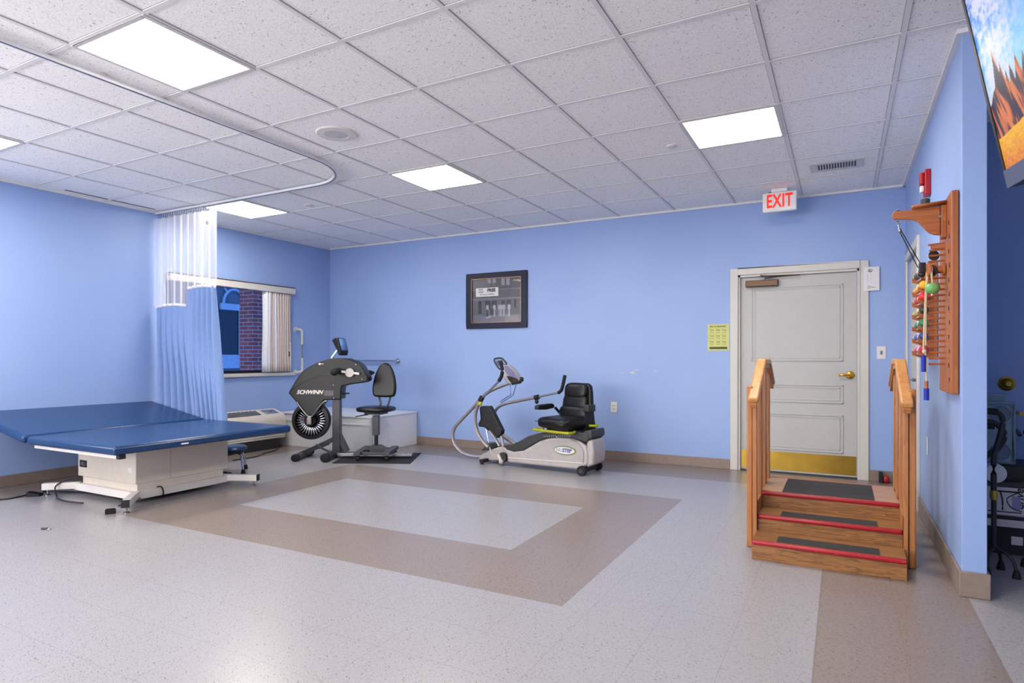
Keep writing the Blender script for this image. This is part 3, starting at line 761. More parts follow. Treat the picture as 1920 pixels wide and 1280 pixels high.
tag(MB().tube([(XL+.29, 5.62, .012), (XL+.42, 5.45, .008), (XL+.5, 5.2, .008), (XL+.62, 5.0, .008), (XL+.6, 4.7, .008)], .006, 6, 6).build('power_cable', 'black'), 'thin black cable on floor under the heating unit', 'cable')

# ------------------------------------------------------------------ treatment table
TX0, TX1, TX2 = -4.50, -5.72, -6.62       # front edge, hinge line, raised back edge
TY0, TY1 = 2.50, 4.085
TZ = .55
t = thing('treatment_table', 'low blue padded treatment table on beige pedestal by left wall', 'treatment table', (-5.42, 3.36, 0))
O_ = Vector((-5.42, 3.36, 0))
def L(x, y): return x-O_.x, y-O_.y
xa, ya = L(TX1+.012, TY0); xb, yb = L(TX0, TY1)
fc = B(xa, xb, ya, yb, TZ-.065, TZ).build('front_cushion', 'blue', t, bevel=.024, seg=5)
bl = math.hypot(TX1-TX2, .155); tilt = math.atan2(.155, TX1-TX2)
bc = B(-bl, 0, ya-.01, yb, -.065, 0).build('back_cushion', 'blue', t, bevel=.024, seg=5, loc=(L(TX1-.012, 0)[0], 0, TZ+.004), rot=(0, tilt, 0))
sm = MB().tube([(xb+.0005, ya+.02, TZ-.018), (xb+.0005, yb-.02, TZ-.018)], .0022, 5, 0).tube([(xa+.02, ya-.0005, TZ-.018), (xb-.02, ya-.0005, TZ-.018)], .0022, 5, 0)
sm.build('piping', 'blue', t)
B(xb-.001, xb+.0015, ya+.50, ya+.56, TZ-.045, TZ-.034).build('label_tag', 'paper', t)
# deck frames
dk = MB().box(xa+.02, xb-.05, ya+.05, ya+.085, TZ-.095, TZ-.066).box(xa+.02, xb-.25, yb-.085, yb-.05, TZ-.095, TZ-.066).box(xb-.29, xb-.25, ya+.085, yb-.085, TZ-.095, TZ-.066)
dk.build('deck_frame', 'offwhite', t)
B(xb-.055, xb-.015, ya+.045, ya+.09, TZ-.096, TZ-.066).build('end_cap', 'black', t)
B(-bl+.20, -.04, ya+.25, ya+.28, -.09, -.066).build('back_rail', 'mgrey', bc)
PX0, PY0 = L(-5.84, 2.945); PX1, PY1 = L(-5.0, 3.79)
B(PX0, PX1, PY0, PY1, .155, TZ-.066).build('pedestal_cover', 'beige', t, bevel=.006)
B(PX0+.05, PX1-.004, PY0+.015, PY1-.05, .095, .155).build('pedestal_base', 'beige', t)
B(PX1-.001, PX1+.0008, PY0+.29, PY0+.292, .16, TZ-.07).build('cover_seam', 'mgrey', t)
B(PX0+.03, PX0+.14, PY0-.004, PY0, .235, .295).build('control_plate', 'black', t, bevel=.002)
text('plate_lettering', 'HILL', .045, 'mgrey', t, (PX0+.085, PY0-.005, .264), (PI/2, 0, 0), sx=.8)
B(PX1-.10, PX1-.05, PY0-.0015, PY0, .25, .285).build('sticker', 'paper', t)
# base frame: rails plus four splayed feet
BX0, BX1, BY0, BY1 = PX0-.01, PX1+.03, PY0-.03, PY1+.02
bf = MB().box(BX0, BX1, BY0, BY0+.06, .04, .098).box(BX0, BX1, BY1-.06, BY1, .04, .098).box(BX0, BX0+.06, BY0, BY1, .04, .098).box(BX1-.06, BX1, BY0, BY1, .04, .098)
bf.build('base_frame', 'offwhite', t, bevel=.004)
ft = {(1, -1): (-4.755, 2.725), (1, 1): (-4.735, 3.90), (-1, -1): (-6.02, 2.76), (-1, 1): (-6.05, 3.92)}
for (sx_, sy_), (fx, fy) in ft.items():
    ex, ey = L(fx, fy); ix, iy = (BX1-.04 if sx_ > 0 else BX0+.04), (BY1-.04 if sy_ > 0 else BY0+.04)
    p, q = Vector((ix, iy, .076)), Vector((ex, ey, .076)); d = (q-p).normalized(); 
    arm = MB().tube([p, q], .028, 4, 0, rx=.027).build('foot_arm', 'offwhite', t, bevel=.003)
    MB().tube([q, q+d*.006], .029, 4, 0, rx=.028).build('end_cap', 'black', arm)
    MB().cyl((ex-d.x*.035, ey-d.y*.035, .012), (ex-d.x*.035, ey-d.y*.035, .05), .006, n=10).lathe([(.022, 0), (.022, .006), (.012, .014)], c=(ex-d.x*.035, ey-d.y*.035, 0)).build('levelling_foot', 'steel', arm)
MB().tube([(BX1-.02, BY0+.20, .11), (BX1+.015, BY0+.215, .11), (BX1+.018, BY0+.23, .06), (BX1-.02, BY0+.24, .03)], .006, 8, 5).build('cable_loop', 'black', t)
# foot pedals and their cords
def pedal(name, x, y, rz, lab):
    t = thing(name, lab, 'foot pedal', (x, y, 0), rz)
    MB().prism([(-.05, 0), (.05, 0), (.05, .016), (-.05, .038)], -.035, .035, 'x').build('pedal_body', 'blackm', t, bevel=.004)
    rb = MB()
    for k in range(6): rb.box(-.03, .03, -.042+k*.015, -.037+k*.015, .036-k*.0030, .041-k*.0034)
    rb.build('ribs', 'black', t)
q = at(207, 956, z=.02); pedal('foot_pedal', q.x, q.y, R(62), 'small black foot pedal beside the near table foot')
q = at(65, 925, z=.02); pedal('foot_pedal', q.x, q.y, R(-50), 'black foot pedal at far left under the treatment table')
tag(MB().tube([at(*p, z=.008) for p in ((222, 948), (236, 940), (200, 928), (170, 924), (130, 922), (95, 920), (80, 922))], .006, 8, 6).build('pedal_cord', 'black'), 'black cord on the floor joining the two foot pedals', 'cord')
tag(MB().tube([(-5.80, 2.925, .15), (-5.87, 2.87, .13), (-5.90, 2.80, .08), (-5.84, 2.78, .012), (-5.74, 2.74, .008), (-5.55, 2.72, .008), (-5.38, 2.75, .008)], .006, 8, 6).build('table_cord', 'black'), 'black cord looping out of the pedestal over the table base', 'cord')
tag(MB().tube([at(*p, z=.008) for p in ((48, 928), (20, 934), (0, 936), (-40, 940))], .006, 8, 6).build('extension_cable', 'black'), 'black cord running left from the far pedal along the floor', 'cord')
q = at(84, 991, z=.006)
t = thing('metal_clip', 'tiny dark metal clip lying alone on the white floor', 'clip', (q.x, q.y, 0), R(28))
MB().cyl((-.022, 0, .008), (.018, 0, .008), .007, n=12).build('clip_body', 'dgrey', t)
MB().tube([(.028+.010*math.cos(k*PI/4), .010*math.sin(k*PI/4), .005) for k in range(8)], .003, 6, 0, closed=True).build('ring', 'steel', t)
# small object behind pedestal
t = thing('power_adapter', 'brown and black adapter behind the table pedestal', 'adapter', (-6.10, 3.25, 0))
B(-.03, .03, -.05, .05, 0, .07).build('adapter_body', 'bronze', t, bevel=.006)
B(-.04, .02, -.06, .02, .07, .09).build('plug', 'black', t, bevel=.004)
# stool under the table
q = at(447, 893, z=0)
t = thing('rolling_stool', 'low stool with dark cushion and bent chrome legs beside treatment table', 'stool', (-5.55, 4.22, 0))
MB().lathe([(0, .225), (.15, .225), (.168, .235), (.17, .25), (.16, .265), (.13, .272), (0, .274)], n=36).build('seat', 'blue', t)
MB().lathe([(.14, .20), (.14, .225), (.02, .225)], n=30).build('seat_pan', 'black', t)
for k in range(4):
    a = R(2+90*k); c_, s_ = math.cos(a), math.sin(a)
    lg = MB().tube([(c_*.03, s_*.03, .195), (c_*.12, s_*.12, .198), (c_*.17, s_*.17, .18), (c_*.19, s_*.19, .12), (c_*.205, s_*.205, .03)], .011, 10, 5).build('leg', 'chrome', t)
    MB().lathe([(.022, 0), (.022, .012), (.016, .045), (.012, .048)], c=(c_*.206, s_*.206, 0)).build('rubber_foot', 'blackm', lg)
t = thing('coiled_cable', 'small heap of black cable on floor behind table base', 'cable', (-5.36, 4.0, 0))
hp = [(.09*math.cos(k*1.3)*(1-.02*k), .05*math.sin(k*1.7), .012+.035*abs(math.sin(k*.9))) for k in range(22)]
MB().tube(hp+[(.10, .05, .01), (.15, .09, .008)], .006, 6, 4).build('coil', 'blackm', t)

# ------------------------------------------------------------------ arm bike
BO, BA = (-5.10, 5.47), R(27)
PB_ = frame(BO, BA)
def pb(x, y, v=0): return PB_(520+x/4.571, 600+y/4.571, v)
def uz(p): return (p.x, p.z)
t = thing('arm_bike', 'black upper body arm bike with fan wheel and swivel seat', 'exercise bike', (BO[0], BO[1], 0), BA)
V = .10
ol = catmull([Vector(uz(pb(x, y, -V))).to_3d() for x, y in ((130, 560), (200, 455), (300, 382), (430, 335), (560, 325), (640, 343), (700, 370), (742, 425), (776, 492))], 4)
shell = [(92, 625)]
out = [uz(pb(92, 625, -V))]+[(p.x, p.y) for p in ol]+[uz(pb(x, y, -V)) for x, y in ((778, 518), (750, 535), (620, 552), (556, 566), (545, 600), (545, 680), (430, 685), (395, 690), (318, 812), (298, 826), (268, 822), (245, 805), (165, 708))]
sh = MB().prism(out, -V, V).build('shell', 'shell', t, bevel=.014, seg=4)
# seam line on the shell
MB().tube([pb(x, y, -V-.0005) for x, y in ((115, 605), (200, 545), (300, 500), (400, 468), (500, 455))], .0022, 5, 4).build('seam', 'black', sh)
tp = pb(275, 618, -V-.002)
text('lettering', 'SCHWINN', .062, 'offwhite', t, (tp.x, -V-.0008, tp.z), (PI/2, 0, 0), shear=.35, bold=.0022, sx=1.02)
tp = pb(440, 625, -V-.002); hw = .055
B(tp.x-hw, tp.x+hw, -V-.0012, -V, tp.z-.030, tp.z+.030).build('badge', plain('dark badge film', lin(66, 62, 72), .3), t)
tp = pb(362, 375, -V); MB().lathe([(.012, 0), (.012, -.002)], c=(tp.x, -V, tp.z), d=(0, 1, 0)).box(tp.x+.01, tp.x+.045, -V-.002, -V, tp.z-.003, tp.z+.004).build('emblem', 'offwhite', sh)
tp = pb(413, 360, -V); MB().lathe([(.009, 0), (.009, -.006)], c=(tp.x, -V, tp.z), d=(0, 1, 0)).build('screw', 'black', sh)
for x, y in ((480, 555), (483, 668), (672, 380), (725, 505)):
    tp = pb(x, y, -V); MB().lathe([(.005, 0), (.005, -.003)], c=(tp.x, -V, tp.z), d=(0, 1, 0), n=10).build('screw', 'steel', sh)
# fan wheel
fc_ = pb(294, 857, 0); fr_ = 165/735.
wh = MB().lathe([(fr_*.80, -.05), (fr_*.97, -.045), (fr_, -.02), (fr_, .02), (fr_*.97, .045), (fr_*.80, .05)], c=fc_, d=(0, 1, 0), n=48, ring=True)
fan = wh.build('fan_wheel', 'black', t)
bld = MB()
for k in range(30):
    a = 2*PI*k/30; c_, s_ = math.cos(a), math.sin(a)
    i_, o_ = .055, fr_*.84
    tn = Vector((-s_, 0, c_))*.0075; rd = Vector((c_, 0, s_))
    f0 = fc_+rd*i_; f1 = fc_+rd*o_
    bld.add([f0-tn+Vector((0, -.040, 0)), f0+tn+Vector((0, -.028, 0)), f1+tn*1.5+Vector((0, -.028, 0)), f1-tn*1.5+Vector((0, -.046, 0))], [(0, 1, 2, 3)])
bld.build('fan_blades', 'chrome', fan, solid=.002)
MB().lathe([(fr_*.82, .01), (fr_*.82, .016)], c=fc_, d=(0, 1, 0), n=40).build('fan_backing', 'blackm', fan)
MB().lathe([(.06, -.052), (.06, -.03), (.06, .03)], c=fc_, d=(0, 1, 0)).build('hub', 'black', fan)
h0 = pb(274, 868, -.11); B(h0.x-.024, h0.x+.024, -.125, -.10, h0.z-.032, h0.z+.05).build('hub_bracket', 'silverd', fan, bevel=.004)
MB().tube([pb(x, y, -.115) for x, y in ((168, 700), (180, 722), (222, 780), (262, 822), (280, 828), (300, 820), (345, 762), (392, 706), (425, 690))], .0105, 10, 4).build('fork_tube', 'steel', t)
# upright and struts
a, b = pb(470, 690, -.045), pb(535, 690, -.045); zb = .04
B(a.x, b.x, -.045, .045, zb, a.z+.05).build('upright', 'gun', t, bevel=.005)
def strut(name, pts, w_, dz_, mat='gun', v=0): return MB().tube([pb(x, y, v) for x, y in pts], dz_, 4, 0, rx=w_).build(name, mat, t, bevel=.004)
strut('rear_strut', ((515, 955), (597, 1125)), .035, .030)
strut('front_strut', ((490, 1015), (345, 1085), (185, 1155)), .028, .026)
strut('brace', ((330, 1068), (465, 1140)), .010, .013, v=-.10)
strut('brace', ((445, 1060), (350, 1100)), .010, .008, 'dgrey', v=.06)
for nm, (x, y), r_, hl in (('front_foot', (407, 1187), .050, .30), ('rear_foot', (150, 1160), .042, .26)):
    q = pb(x, y, -hl)
    ft_ = MB().cyl((q.x, -hl+.02, r_*.86), (q.x, hl-.02, r_*.86), r_*.84, n=24).build(nm, 'gun', t)
    MB().lathe([(r_*.6, -.02), (r_, -.012), (r_, .05), (r_*.9, .055)], c=(q.x, -hl, r_), d=(0, 1, 0)).lathe([(r_*.6, .02), (r_, .012), (r_, -.05), (r_*.9, -.055)], c=(q.x, hl, r_), d=(0, 1, 0)).build('end_cap', 'blackm', ft_)
MB().tube([pb(x, y, -.03) for x, y in ((548, 612), (562, 628), (590, 628), (618, 627))], .009, 8, 3).build('adjust_lever', 'black', t)
# cranks and grips
c0 = pb(622, 450, -V-.02)
cr = MB().lathe([(.050, -.012), (.052, 0), (.050, .012), (.02, .02)], c=(c0.x, -V-.025, c0.z), d=(0, 1, 0), n=30)
crk = cr.build('crank_disc', 'silver', t)
l0, l1, r1 = pb(552, 440, -V-.02), pb(490, 440, -V-.02), pb(703, 459, -V-.02)
MB().tube([(l0.x, -V-.03, l0.z), (r1.x, -V-.03, r1.z)], .012, 4, 0, rx=.005).build('crank_arm', 'offwhite', crk)
g0 = pb(488, 445, -.28)
MB().tube([(l1.x+.01, -V-.03, l1.z), (g0.x, -.17, g0.z+.01), (g0.x, -.28, g0.z)], lambda q: .028+.010*math.sin(q*5), 14, 4).ball((g0.x, -.28, g0.z), .042, 16).build('hand_grip', 'blackm', crk)
g1 = pb(806, 452, .19)
MB().tube([(g1.x-.12, .12, g1.z), (g1.x-.03, .14, g1.z)], .012, 8, 0).build('crank_arm', 'silver', t)
MB().tube([(g1.x-.02, .10, g1.z), (g1.x-.01, .19, g1.z+.0), (g1.x, .28, g1.z)], lambda q: .026+.008*math.sin(q*5), 14, 4).ball((g1.x-.02, .10, g1.z), .036, 14).build('hand_grip', 'blackm', t)
# console
st0, st1 = pb(465, 325, 0), pb(520, 250, 0)
MB().tube([st0, st1], .008, 4, 0, rx=.018).build('console_stem', 'steel', t)
cc = [uz(pb(x, y, -.03)) for x, y in ((485, 172), (520, 150), (548, 155), (582, 270), (570, 305), (555, 295), (535, 250))]
con = MB().prism(cc, -.07, .07).build('console', 'shell', t, bevel=.008)
cz_ = Matrix.Translation(pb(530, 230, 0)) @ Matrix.Rotation(R(-24), 4, 'Z') @ Matrix.Translation(-pb(530, 230, 0)); con.data.transform(cz_)
s0, s1 = pb(549, 160, -.03), pb(580, 262, -.03); s0.y = s1.y = 0; nrm = Vector((s0.z-s1.z, 0, s1.x-s0.x)).normalized()*1.5
MB().add([s0+Vector((0, -.055, 0))+nrm*.006, s1+Vector((0, -.055, 0))+nrm*.006, s1+Vector((0, .055, 0))+nrm*.006, s0+Vector((0, .055, 0))+nrm*.006], [(0, 1, 2, 3)]).xf(cz_).build('display', plain('blue display film', lin(90, 130, 190), .2), con, solid=.004)
# mat, rail, seat carriage, seat
mt0, mt1 = pb(470, 1215, -.36), pb(1125, 1215, -.36)
tag(MB().box(mt0.x, mt1.x+.02, -.37, .37, .0005, .008).build('floor_mat', 'blackm', loc=(BO[0], BO[1], 0), rot=(0, 0, BA), bevel=.02, seg=3), 'thin black floor mat under the rail of the arm bike', 'mat')
r0, r1 = pb(525, 1160, 0).x, pb(1160, 1160, 0).x
MB().box(r0, r1, -.055, -.030, .03, .065).box(r0, r1, .030, .055, .03, .065).build('seat_rail', 'steel', t, bevel=.003)
MB().box(r0, r1, -.03, .03, .035, .05).build('rail_core', 'dgrey', t)
sx0 = pb(848, 1000, 0).x
cg = MB().box(sx0-.15, sx0+.16, -.20, -.16, .065, .10).box(sx0-.15, sx0+.16, .16, .20, .065, .10).box(sx0-.20, sx0-.12, -.26, .26, .07, .11).box(sx0+.13, sx0+.21, -.26, .26, .07, .11)
cg.prism([(sx0-.14, .10), (sx0+.15, .10), (sx0+.05, .155), (sx0-.05, .155)], -.06, .06).box(sx0-.06, sx0+.12, -.07, .07, .055, .105)
cge = cg.build('carriage', 'gun', t, bevel=.004)
for sx_ in (-.16, .17):
    for sy_ in (-.22, .22): MB().cyl((sx0+sx_-.012, sy_, .035), (sx0+sx_+.022, sy_, .035), .028, n=16).build('roller', 'blackm', cge)
pz0, pz1 = pb(848, 985, 0).z, pb(848, 830, 0).z
MB().cyl((sx0, 0, .12), (sx0, 0, pz0+.02), .022, n=20).build('seat_post', 'black', t)
B(sx0-.036, sx0+.036, -.036, .036, pz0, pz1+.02).build('seat_column', 'gun', t, bevel=.005)
SZ = pb(848, 770, 0).z
SR = Matrix.Translation((sx0+.01, 0, 0)) @ Matrix.Rotation(R(38), 4, 'Z')
SRi = Matrix.Rotation(R(-15), 4, 'Z'); ST = Matrix.Translation((sx0, 0, 0)) @ SRi
# seat cushion: front towards the camera's left
cu = MB().ball((0, 0, SZ+.012), (.205, .19, .035), 28, e=.55); cu.xf(ST).build('seat', 'leather', t)
MB().box(-.10, .10, -.10, .10, SZ-.045, SZ-.018).xf(ST).build('seat_plate', 'black', t)
MB().tube([Vector((-.05, -.1, SZ-.045)), Vector((-.14, -.13, SZ-.06)), Vector((-.19, -.14, SZ-.07))], .007, 8, 3).xf(ST).build('seat_lever', 'black', t)
bz0, bz1 = pb(912, 665, 0).z, pb(912, 365, 0).z; bh = bz1-bz0
bxo = pb(912, 600, .10).x
out = [(-.13, .02), (-.145, .10), (-.135, .20), (-.105, .30), (-.06, .38), (0, bh), (.06, .38), (.105, .30), (.135, .20), (.145, .10), (.13, .02), (.08, 0), (-.08, 0)]
out = [(p[0]*1.0, p[1]*bh/.41) for p in out[:5]]+[(0, bh)]+[(p[0], p[1]*bh/.41) for p in out[6:]]
oc = [(q.x, q.y) for q in catmull([Vector((a_, b_, 0)) for a_, b_ in out], 3, True)]
BT = Matrix.Translation((bxo, .13, bz0)) @ Matrix.Rotation(R(-6), 4, 'Z') @ Matrix.Rotation(R(-7), 4, 'X')
MB().prism(oc, -.035, .025).xf(BT).build('backrest', 'leather', t, bevel=.022, seg=4)
bm_ = MB()
for s_ in (-1, 1): bm_.tube([Vector((bxo+s_*.075, .15, bz0+.05)), Vector((bxo+s_*.06, .15, bz0-.03)), Vector((bxo+s_*.045, .14, SZ+.06)), Vector((bxo+s_*.045-.02, .10, SZ-.01))], .012, 8, 4)
bm_.build('back_tubes', 'gun', t)

# ------------------------------------------------------------------ recumbent stepper
SO, SA = (-2.27, 5.93), R(-5.1)
PS_ = frame(SO, SA)
def ps(x, y, v=0): return PS_(820+x/4.9235, 650+y/4.9235, v)
t = thing('recumbent_stepper', 'silver recumbent cross trainer with black seat and yellow seat handle', 'exercise machine', (SO[0], SO[1], 0), SA)
V = .15
side = [(648, 1068), (640, 1000), (615, 930), (700, 962), (790, 955), (860, 915), (940, 868), (1020, 842), (1120, 834), (1230, 842), (1310, 868), (1372, 915), (1392, 1000), (1392, 1090), (1310, 1138)]
bd = MB().prism([uz(ps(x, y, -V)) for x, y in side], -V, V).build('body', 'silver', t, bevel=.022, seg=4)
rr = [uz(ps(x, y, -V)) for x, y in ((1370, 860), (1425, 860), (1440, 980), (1435, 1090), (1370, 1120))]
MB().prism(rr, -V+.012, V-.004).build('rear_shell', 'silver', t, bevel=.02, seg=3)
MB().tube([ps(x, y, -V-.001) for x, y in ((650, 1022), (900, 1042), (1180, 1062), (1345, 1074))], .004, 6, 3).build('side_seam', 'offwhite', bd)
MB().tube([ps(x, y, -V-.001) for x, y in ((1345, 1070), (1352, 1000), (1335, 930), (1290, 880), (1230, 858))], .004, 6, 4).build('side_seam', 'silverd', bd)
cov = [(605, 915), (640, 905), (700, 898), (760, 868), (830, 826), (920, 800), (1010, 788), (1200, 786), (1320, 790), (1385, 800), (1400, 850), (1376, 885), (1310, 862), (1230, 840), (1120, 832), (1020, 840), (940, 866), (860, 912), (790, 955), (700, 967), (640, 950)]
MB().prism([uz(ps(x, y, -V-.006)) for x, y in cov], -V-.006, V+.004).build('top_cover', 'dgrey', t, bevel=.010)
MB().prism([uz(ps(x, y, -V)) for x, y in ((1350, 775), (1425, 770), (1432, 838), (1390, 868), (1350, 850))], -V, V).build('rear_cap', 'dgrey', t, bevel=.012)
MB().prism([uz(ps(x, y, -.08)) for x, y in ((1010, 780), (1330, 775), (1330, 800), (1010, 800))], -.08, .08).build('seat_track', 'black', t)
sc_m = MB()
for k in range(15): p = ps(985+k*17, 826-3*math.sin(k/5), -V-.0075); sc_m.box(p.x-.002, p.x+.002, -V-.0082, -V-.006, p.z-.008, p.z+.008)
sc_m.build('scale_marks', 'offwhite', t)
# badge
lc = ps(1177, 957, -V-.002)
rg = [(lc.x+.128*math.cos(a), lc.z+.046*math.sin(a)) for a in [2*PI*k/40 for k in range(40)]]
MB().prism(rg, -V-.003, -V-.0005).build('badge_rim', plain('olive green badge', lin(106, 132, 40), .4), t)
rg = [(lc.x-.004+.116*math.cos(a), lc.z+.036*math.sin(a)) for a in [2*PI*k/40 for k in range(40)]]
MB().prism(rg, -V-.004, -V-.003).build('badge_face', 'paper', t)
M['logoblue'] = plain('logo blue', lin(36, 64, 130), .4); M['logogrey'] = plain('logo grey blue', lin(120, 134, 165), .4)
text('lettering', 'NU', .052, 'logogrey', t, (lc.x-.066, -V-.0045, lc.z), (PI/2, 0, 0), shear=.15, sx=.95)
text('lettering', 'STEP', .052, 'logoblue', t, (lc.x+.024, -V-.0045, lc.z), (PI/2, 0, 0), shear=.15, bold=.0018, sx=.95)
# wheels
for nm, v_ in (('wheel', -.185), ('wheel', .185)):
    wl = MB().lathe([(.030, -.022), (.045, -.022), (.050, -.014), (.050, .014), (.045, .022), (.030, .022)], c=(0, v_, .050), d=(0, 1, 0)).build(nm, 'blackm', t)
    MB().lathe([(.022, -.026), (.024, -.01), (.024, .026)], c=(0, v_, .050), d=(0, 1, 0)).build('hub', 'dgrey', wl)
MB().tube([(0, -.17, .05), (0, .17, .05)], .022, 4, 0, rx=.018).build('axle_bar', 'black', t)
# front base with footbar
q = ps(405, 1080, -.20)
MB().box(q.x-.02, q.x+.03, -.21, .21, .02, .055).build('front_bar', 'black', t, bevel=.005)
for v_ in (-.19, .19): MB().lathe([(.02, 0), (.02, .015), (.01, .022)], c=(q.x+.005, v_, 0)).build('levelling_foot', 'blackm', t)
fb = [(372, 1035), (395, 1000), (480, 955), (560, 925), (615, 920), (650, 960), (655, 1062), (560, 1050), (440, 1052)]
MB().prism([uz(ps(x, y, -.10)) for x, y in fb], -.10, .10).build('front_base', 'silver', t, bevel=.015, seg=3)
ww = ps(602, 1020, -.125)
MB().lathe([(.052, -.015), (.055, 0), (.055, .03)], c=(ww.x, -.125, ww.z), d=(0, 1, 0)).build('pivot_cover', 'dgrey', t)
MB().tube([(ww.x-.045, -.148, ww.z+.03), (ww.x, -.15, ww.z-.045)], .022, 10, 0).ball((ww.x, -.15, ww.z-.045), .028, 12).build('crank_link', 'silver', t)
MB().prism([uz(ps(x, y, -.06)) for x, y in ((405, 962), (455, 895), (480, 893), (540, 922), (500, 945))], -.06, .06).build('cable_cover', 'dgrey', t, bevel=.006)
# main frame: big C from base to console
cf = [ps(x, y, 0) for x, y in ((560, 1010), (440, 1015), (320, 1008), (230, 975), (165, 905), (142, 820), (160, 745), (230, 665), (330, 560), (400, 480), (460, 425), (560, 375), (690, 325))]
MB().tube(cf, .024, 12, 5, rx=.019, up=(0, 1, 0)).build('main_frame', 'silverd', t)
# near handle arm
na = [ps(x, y, -.17) for x, y in ((470, 925), (420, 870), (372, 790), (350, 690), (355, 600), (385, 520), (400, 490))]
MB().tube(na, .026, 12, 5, rx=.018, up=(0, 1, 0)).build('handle_arm', 'silverd', t)
MB().tube([ps(x, y, -.17) for x, y in ((395, 500), (415, 462))], .030, 10, 0).build('collar', 'black', t)
lv_ = ps(395, 525, -.19); MB().ball(tuple(lv_), (.024, .02, .024), 12, e=.7).build('collar_lever', 'yellow', t)
MB().tube([ps(x, y, -.17) for x, y in ((410, 475), (575, 310))], .012, 10, 0).build('handle_rod', 'steel', t)
MB().tube([ps(x, y, -.17) for x, y in ((568, 316), (592, 270), (600, 215), (590, 160), (584, 128))], .020, 12, 4).build('handle_grip', 'blackm', t)
# far handle arm
fa = [ps(x, y, .17) for x, y in ((720, 892), (640, 850), (580, 790), (535, 690), (530, 610), (560, 560), (630, 525), (760, 497), (905, 468))]
MB().tube(fa, .022, 12, 5, rx=.017, up=(0, 1, 0)).build('handle_arm', 'silverd', t)
MB().tube([ps(x, y, .17) for x, y in ((900, 469), (935, 462))], .028, 10, 0).ball(tuple(ps(918, 505, .17)), (.022, .022, .028), 12).build('collar', 'black', t)
MB().tube([ps(x, y, .17) for x, y in ((930, 464), (1125, 420))], .011, 10, 0).build('handle_rod', 'steel', t)
MB().tube([ps(x, y, .17) for x, y in ((1115, 425), (1145, 400), (1162, 340), (1172, 290), (1178, 262))], .019, 12, 4).build('handle_grip', 'blackm', t)
# console
cp = [(600, 165), (655, 170), (700, 205), (745, 275), (752, 335), (735, 345), (665, 342), (625, 305), (603, 235)]
MB().prism([uz(ps(x, y, -.03)) for x, y in cp], -.045, .045).build('console', 'silver', t, bevel=.012)
B_ = [uz(ps(x, y, -.05)) for x, y in ((615, 172), (650, 178), (700, 220), (735, 280), (738, 292), (660, 268), (622, 225))]
MB().prism(B_, -.048, -.045).build('display', plain('violet grey display', lin(112, 112, 150), .3), t)
B_ = [uz(ps(x, y, -.05)) for x, y in ((640, 268), (680, 275), (740, 295), (748, 335), (690, 342), (655, 300))]
MB().prism(B_, -.052, -.045).build('speaker_panel', 'black', t)
vs_ = [ps(x, y, .03) for x, y in ((524, 122), (538, 109), (590, 106), (622, 132), (640, 162), (604, 172), (590, 205), (570, 200), (545, 165))]
MB().tube(vs_, .011, 8, 3, closed=True).build('console_visor', 'dgrey', t)
MB().prism([(p.x*.6+ps(575, 150, .03).x*.4, p.z*.6+ps(575, 150, .03).z*.4) for p in vs_], .025, .033).build('visor_plate', 'display_blue', t)
MB().tube([ps(x, y, -.10) for x, y in ((690, 340), (750, 325), (782, 308), (785, 295), (770, 290))], .016, 10, 4).build('console_grip', 'blackm', t)
MB().tube([ps(x, y, -.04) for x, y in ((672, 345), (680, 440), (620, 480), (590, 498), (583, 508), (592, 514), (610, 505), (700, 445), (728, 345))], .004, 6, 0).build('bottle_rack', plain('navy wire', lin(24, 36, 80), .4), t)
# pedals
for v_, dx in ((-.12, 4), (.10, -22)):
    pp = [(425+dx, 560), (440+dx, 545), (490+dx, 545), (540+dx, 640), (605+dx, 770), (600+dx, 800), (560+dx, 842), (535+dx, 800), (470+dx, 740), (420+dx, 735), (412+dx, 710), (435+dx, 665)]
    pe = MB().prism([uz(ps(x, y, v_)) for x, y in pp], v_-.035, v_+.035).build('pedal', 'black', t, bevel=.008)
    if v_ < 0:
        rb = MB()
        for k in range(6):
            a, b = ps(470+k*14, 620+k*28, v_-.036), ps(505+k*16, 600+k*30, v_-.036); rb.tube([a, b], .003, 5, 0)
        rb.build('treads', 'dgrey', pe)
MB().tube([ps(x, y, -.10) for x, y in ((450, 760), (470, 860), (497, 988))], .007, 8, 0).build('link_rod', 'chrome', t)
MB().tube([ps(x, y, -.08) for x, y in ((480, 775), (530, 840), (575, 915))], .018, 10, 2).build('pedal_arm', 'silverd', t)
MB().tube([ps(x, y, -.10) for x, y in ((585, 800), (610, 915))], .018, 10, 0).build('pedal_arm', 'silverd', t)
MB().tube([ps(x, y, .05) for x, y in ((600, 810), (720, 895))], .02, 10, 0).build('pedal_arm', 'silverd', t)
# seat, turned towards the camera
sc0 = ps(1195, 720, 0); QZ = ps(1195, 770, -.1).z
SM = Matrix.Translation((sc0.x, 0, 0)) @ Matrix.Rotation(R(-14), 4, 'Z')
cush = MB()
cush.ball((0, -.05, QZ+.075), (.225, .225, .062), 30, e=.5).xf(SM).build('seat', 'leather', t)
MB().tube([Vector((x, -.277, QZ+.09)) for x in (-.19, 0, .19)], .004, 6, 2).xf(SM).build('seat_seam', 'blackm', t)
BK = SM @ Matrix.Translation((0, .12, QZ+.12)) @ Matrix.Rotation(R(-10), 4, 'X')
MB().ball((0, 0, .045), (.205, .060, .075), 28, e=.6).xf(BK).build('lumbar_cushion', 'leather', t)
bo = [(-.205, .06), (-.20, .16), (-.18, .27), (-.155, .345), (-.12, .365), (.12, .365), (.155, .345), (.18, .27), (.20, .16), (.205, .06)]
MB().prism(bo, .0, .06).xf(BK).build('back_shell', 'leather', t, bevel=.02, seg=3)
MB().ball((0, -.012, .155), (.165, .040, .085), 28, e=.6).xf(BK).build('back_cushion', 'leather', t)
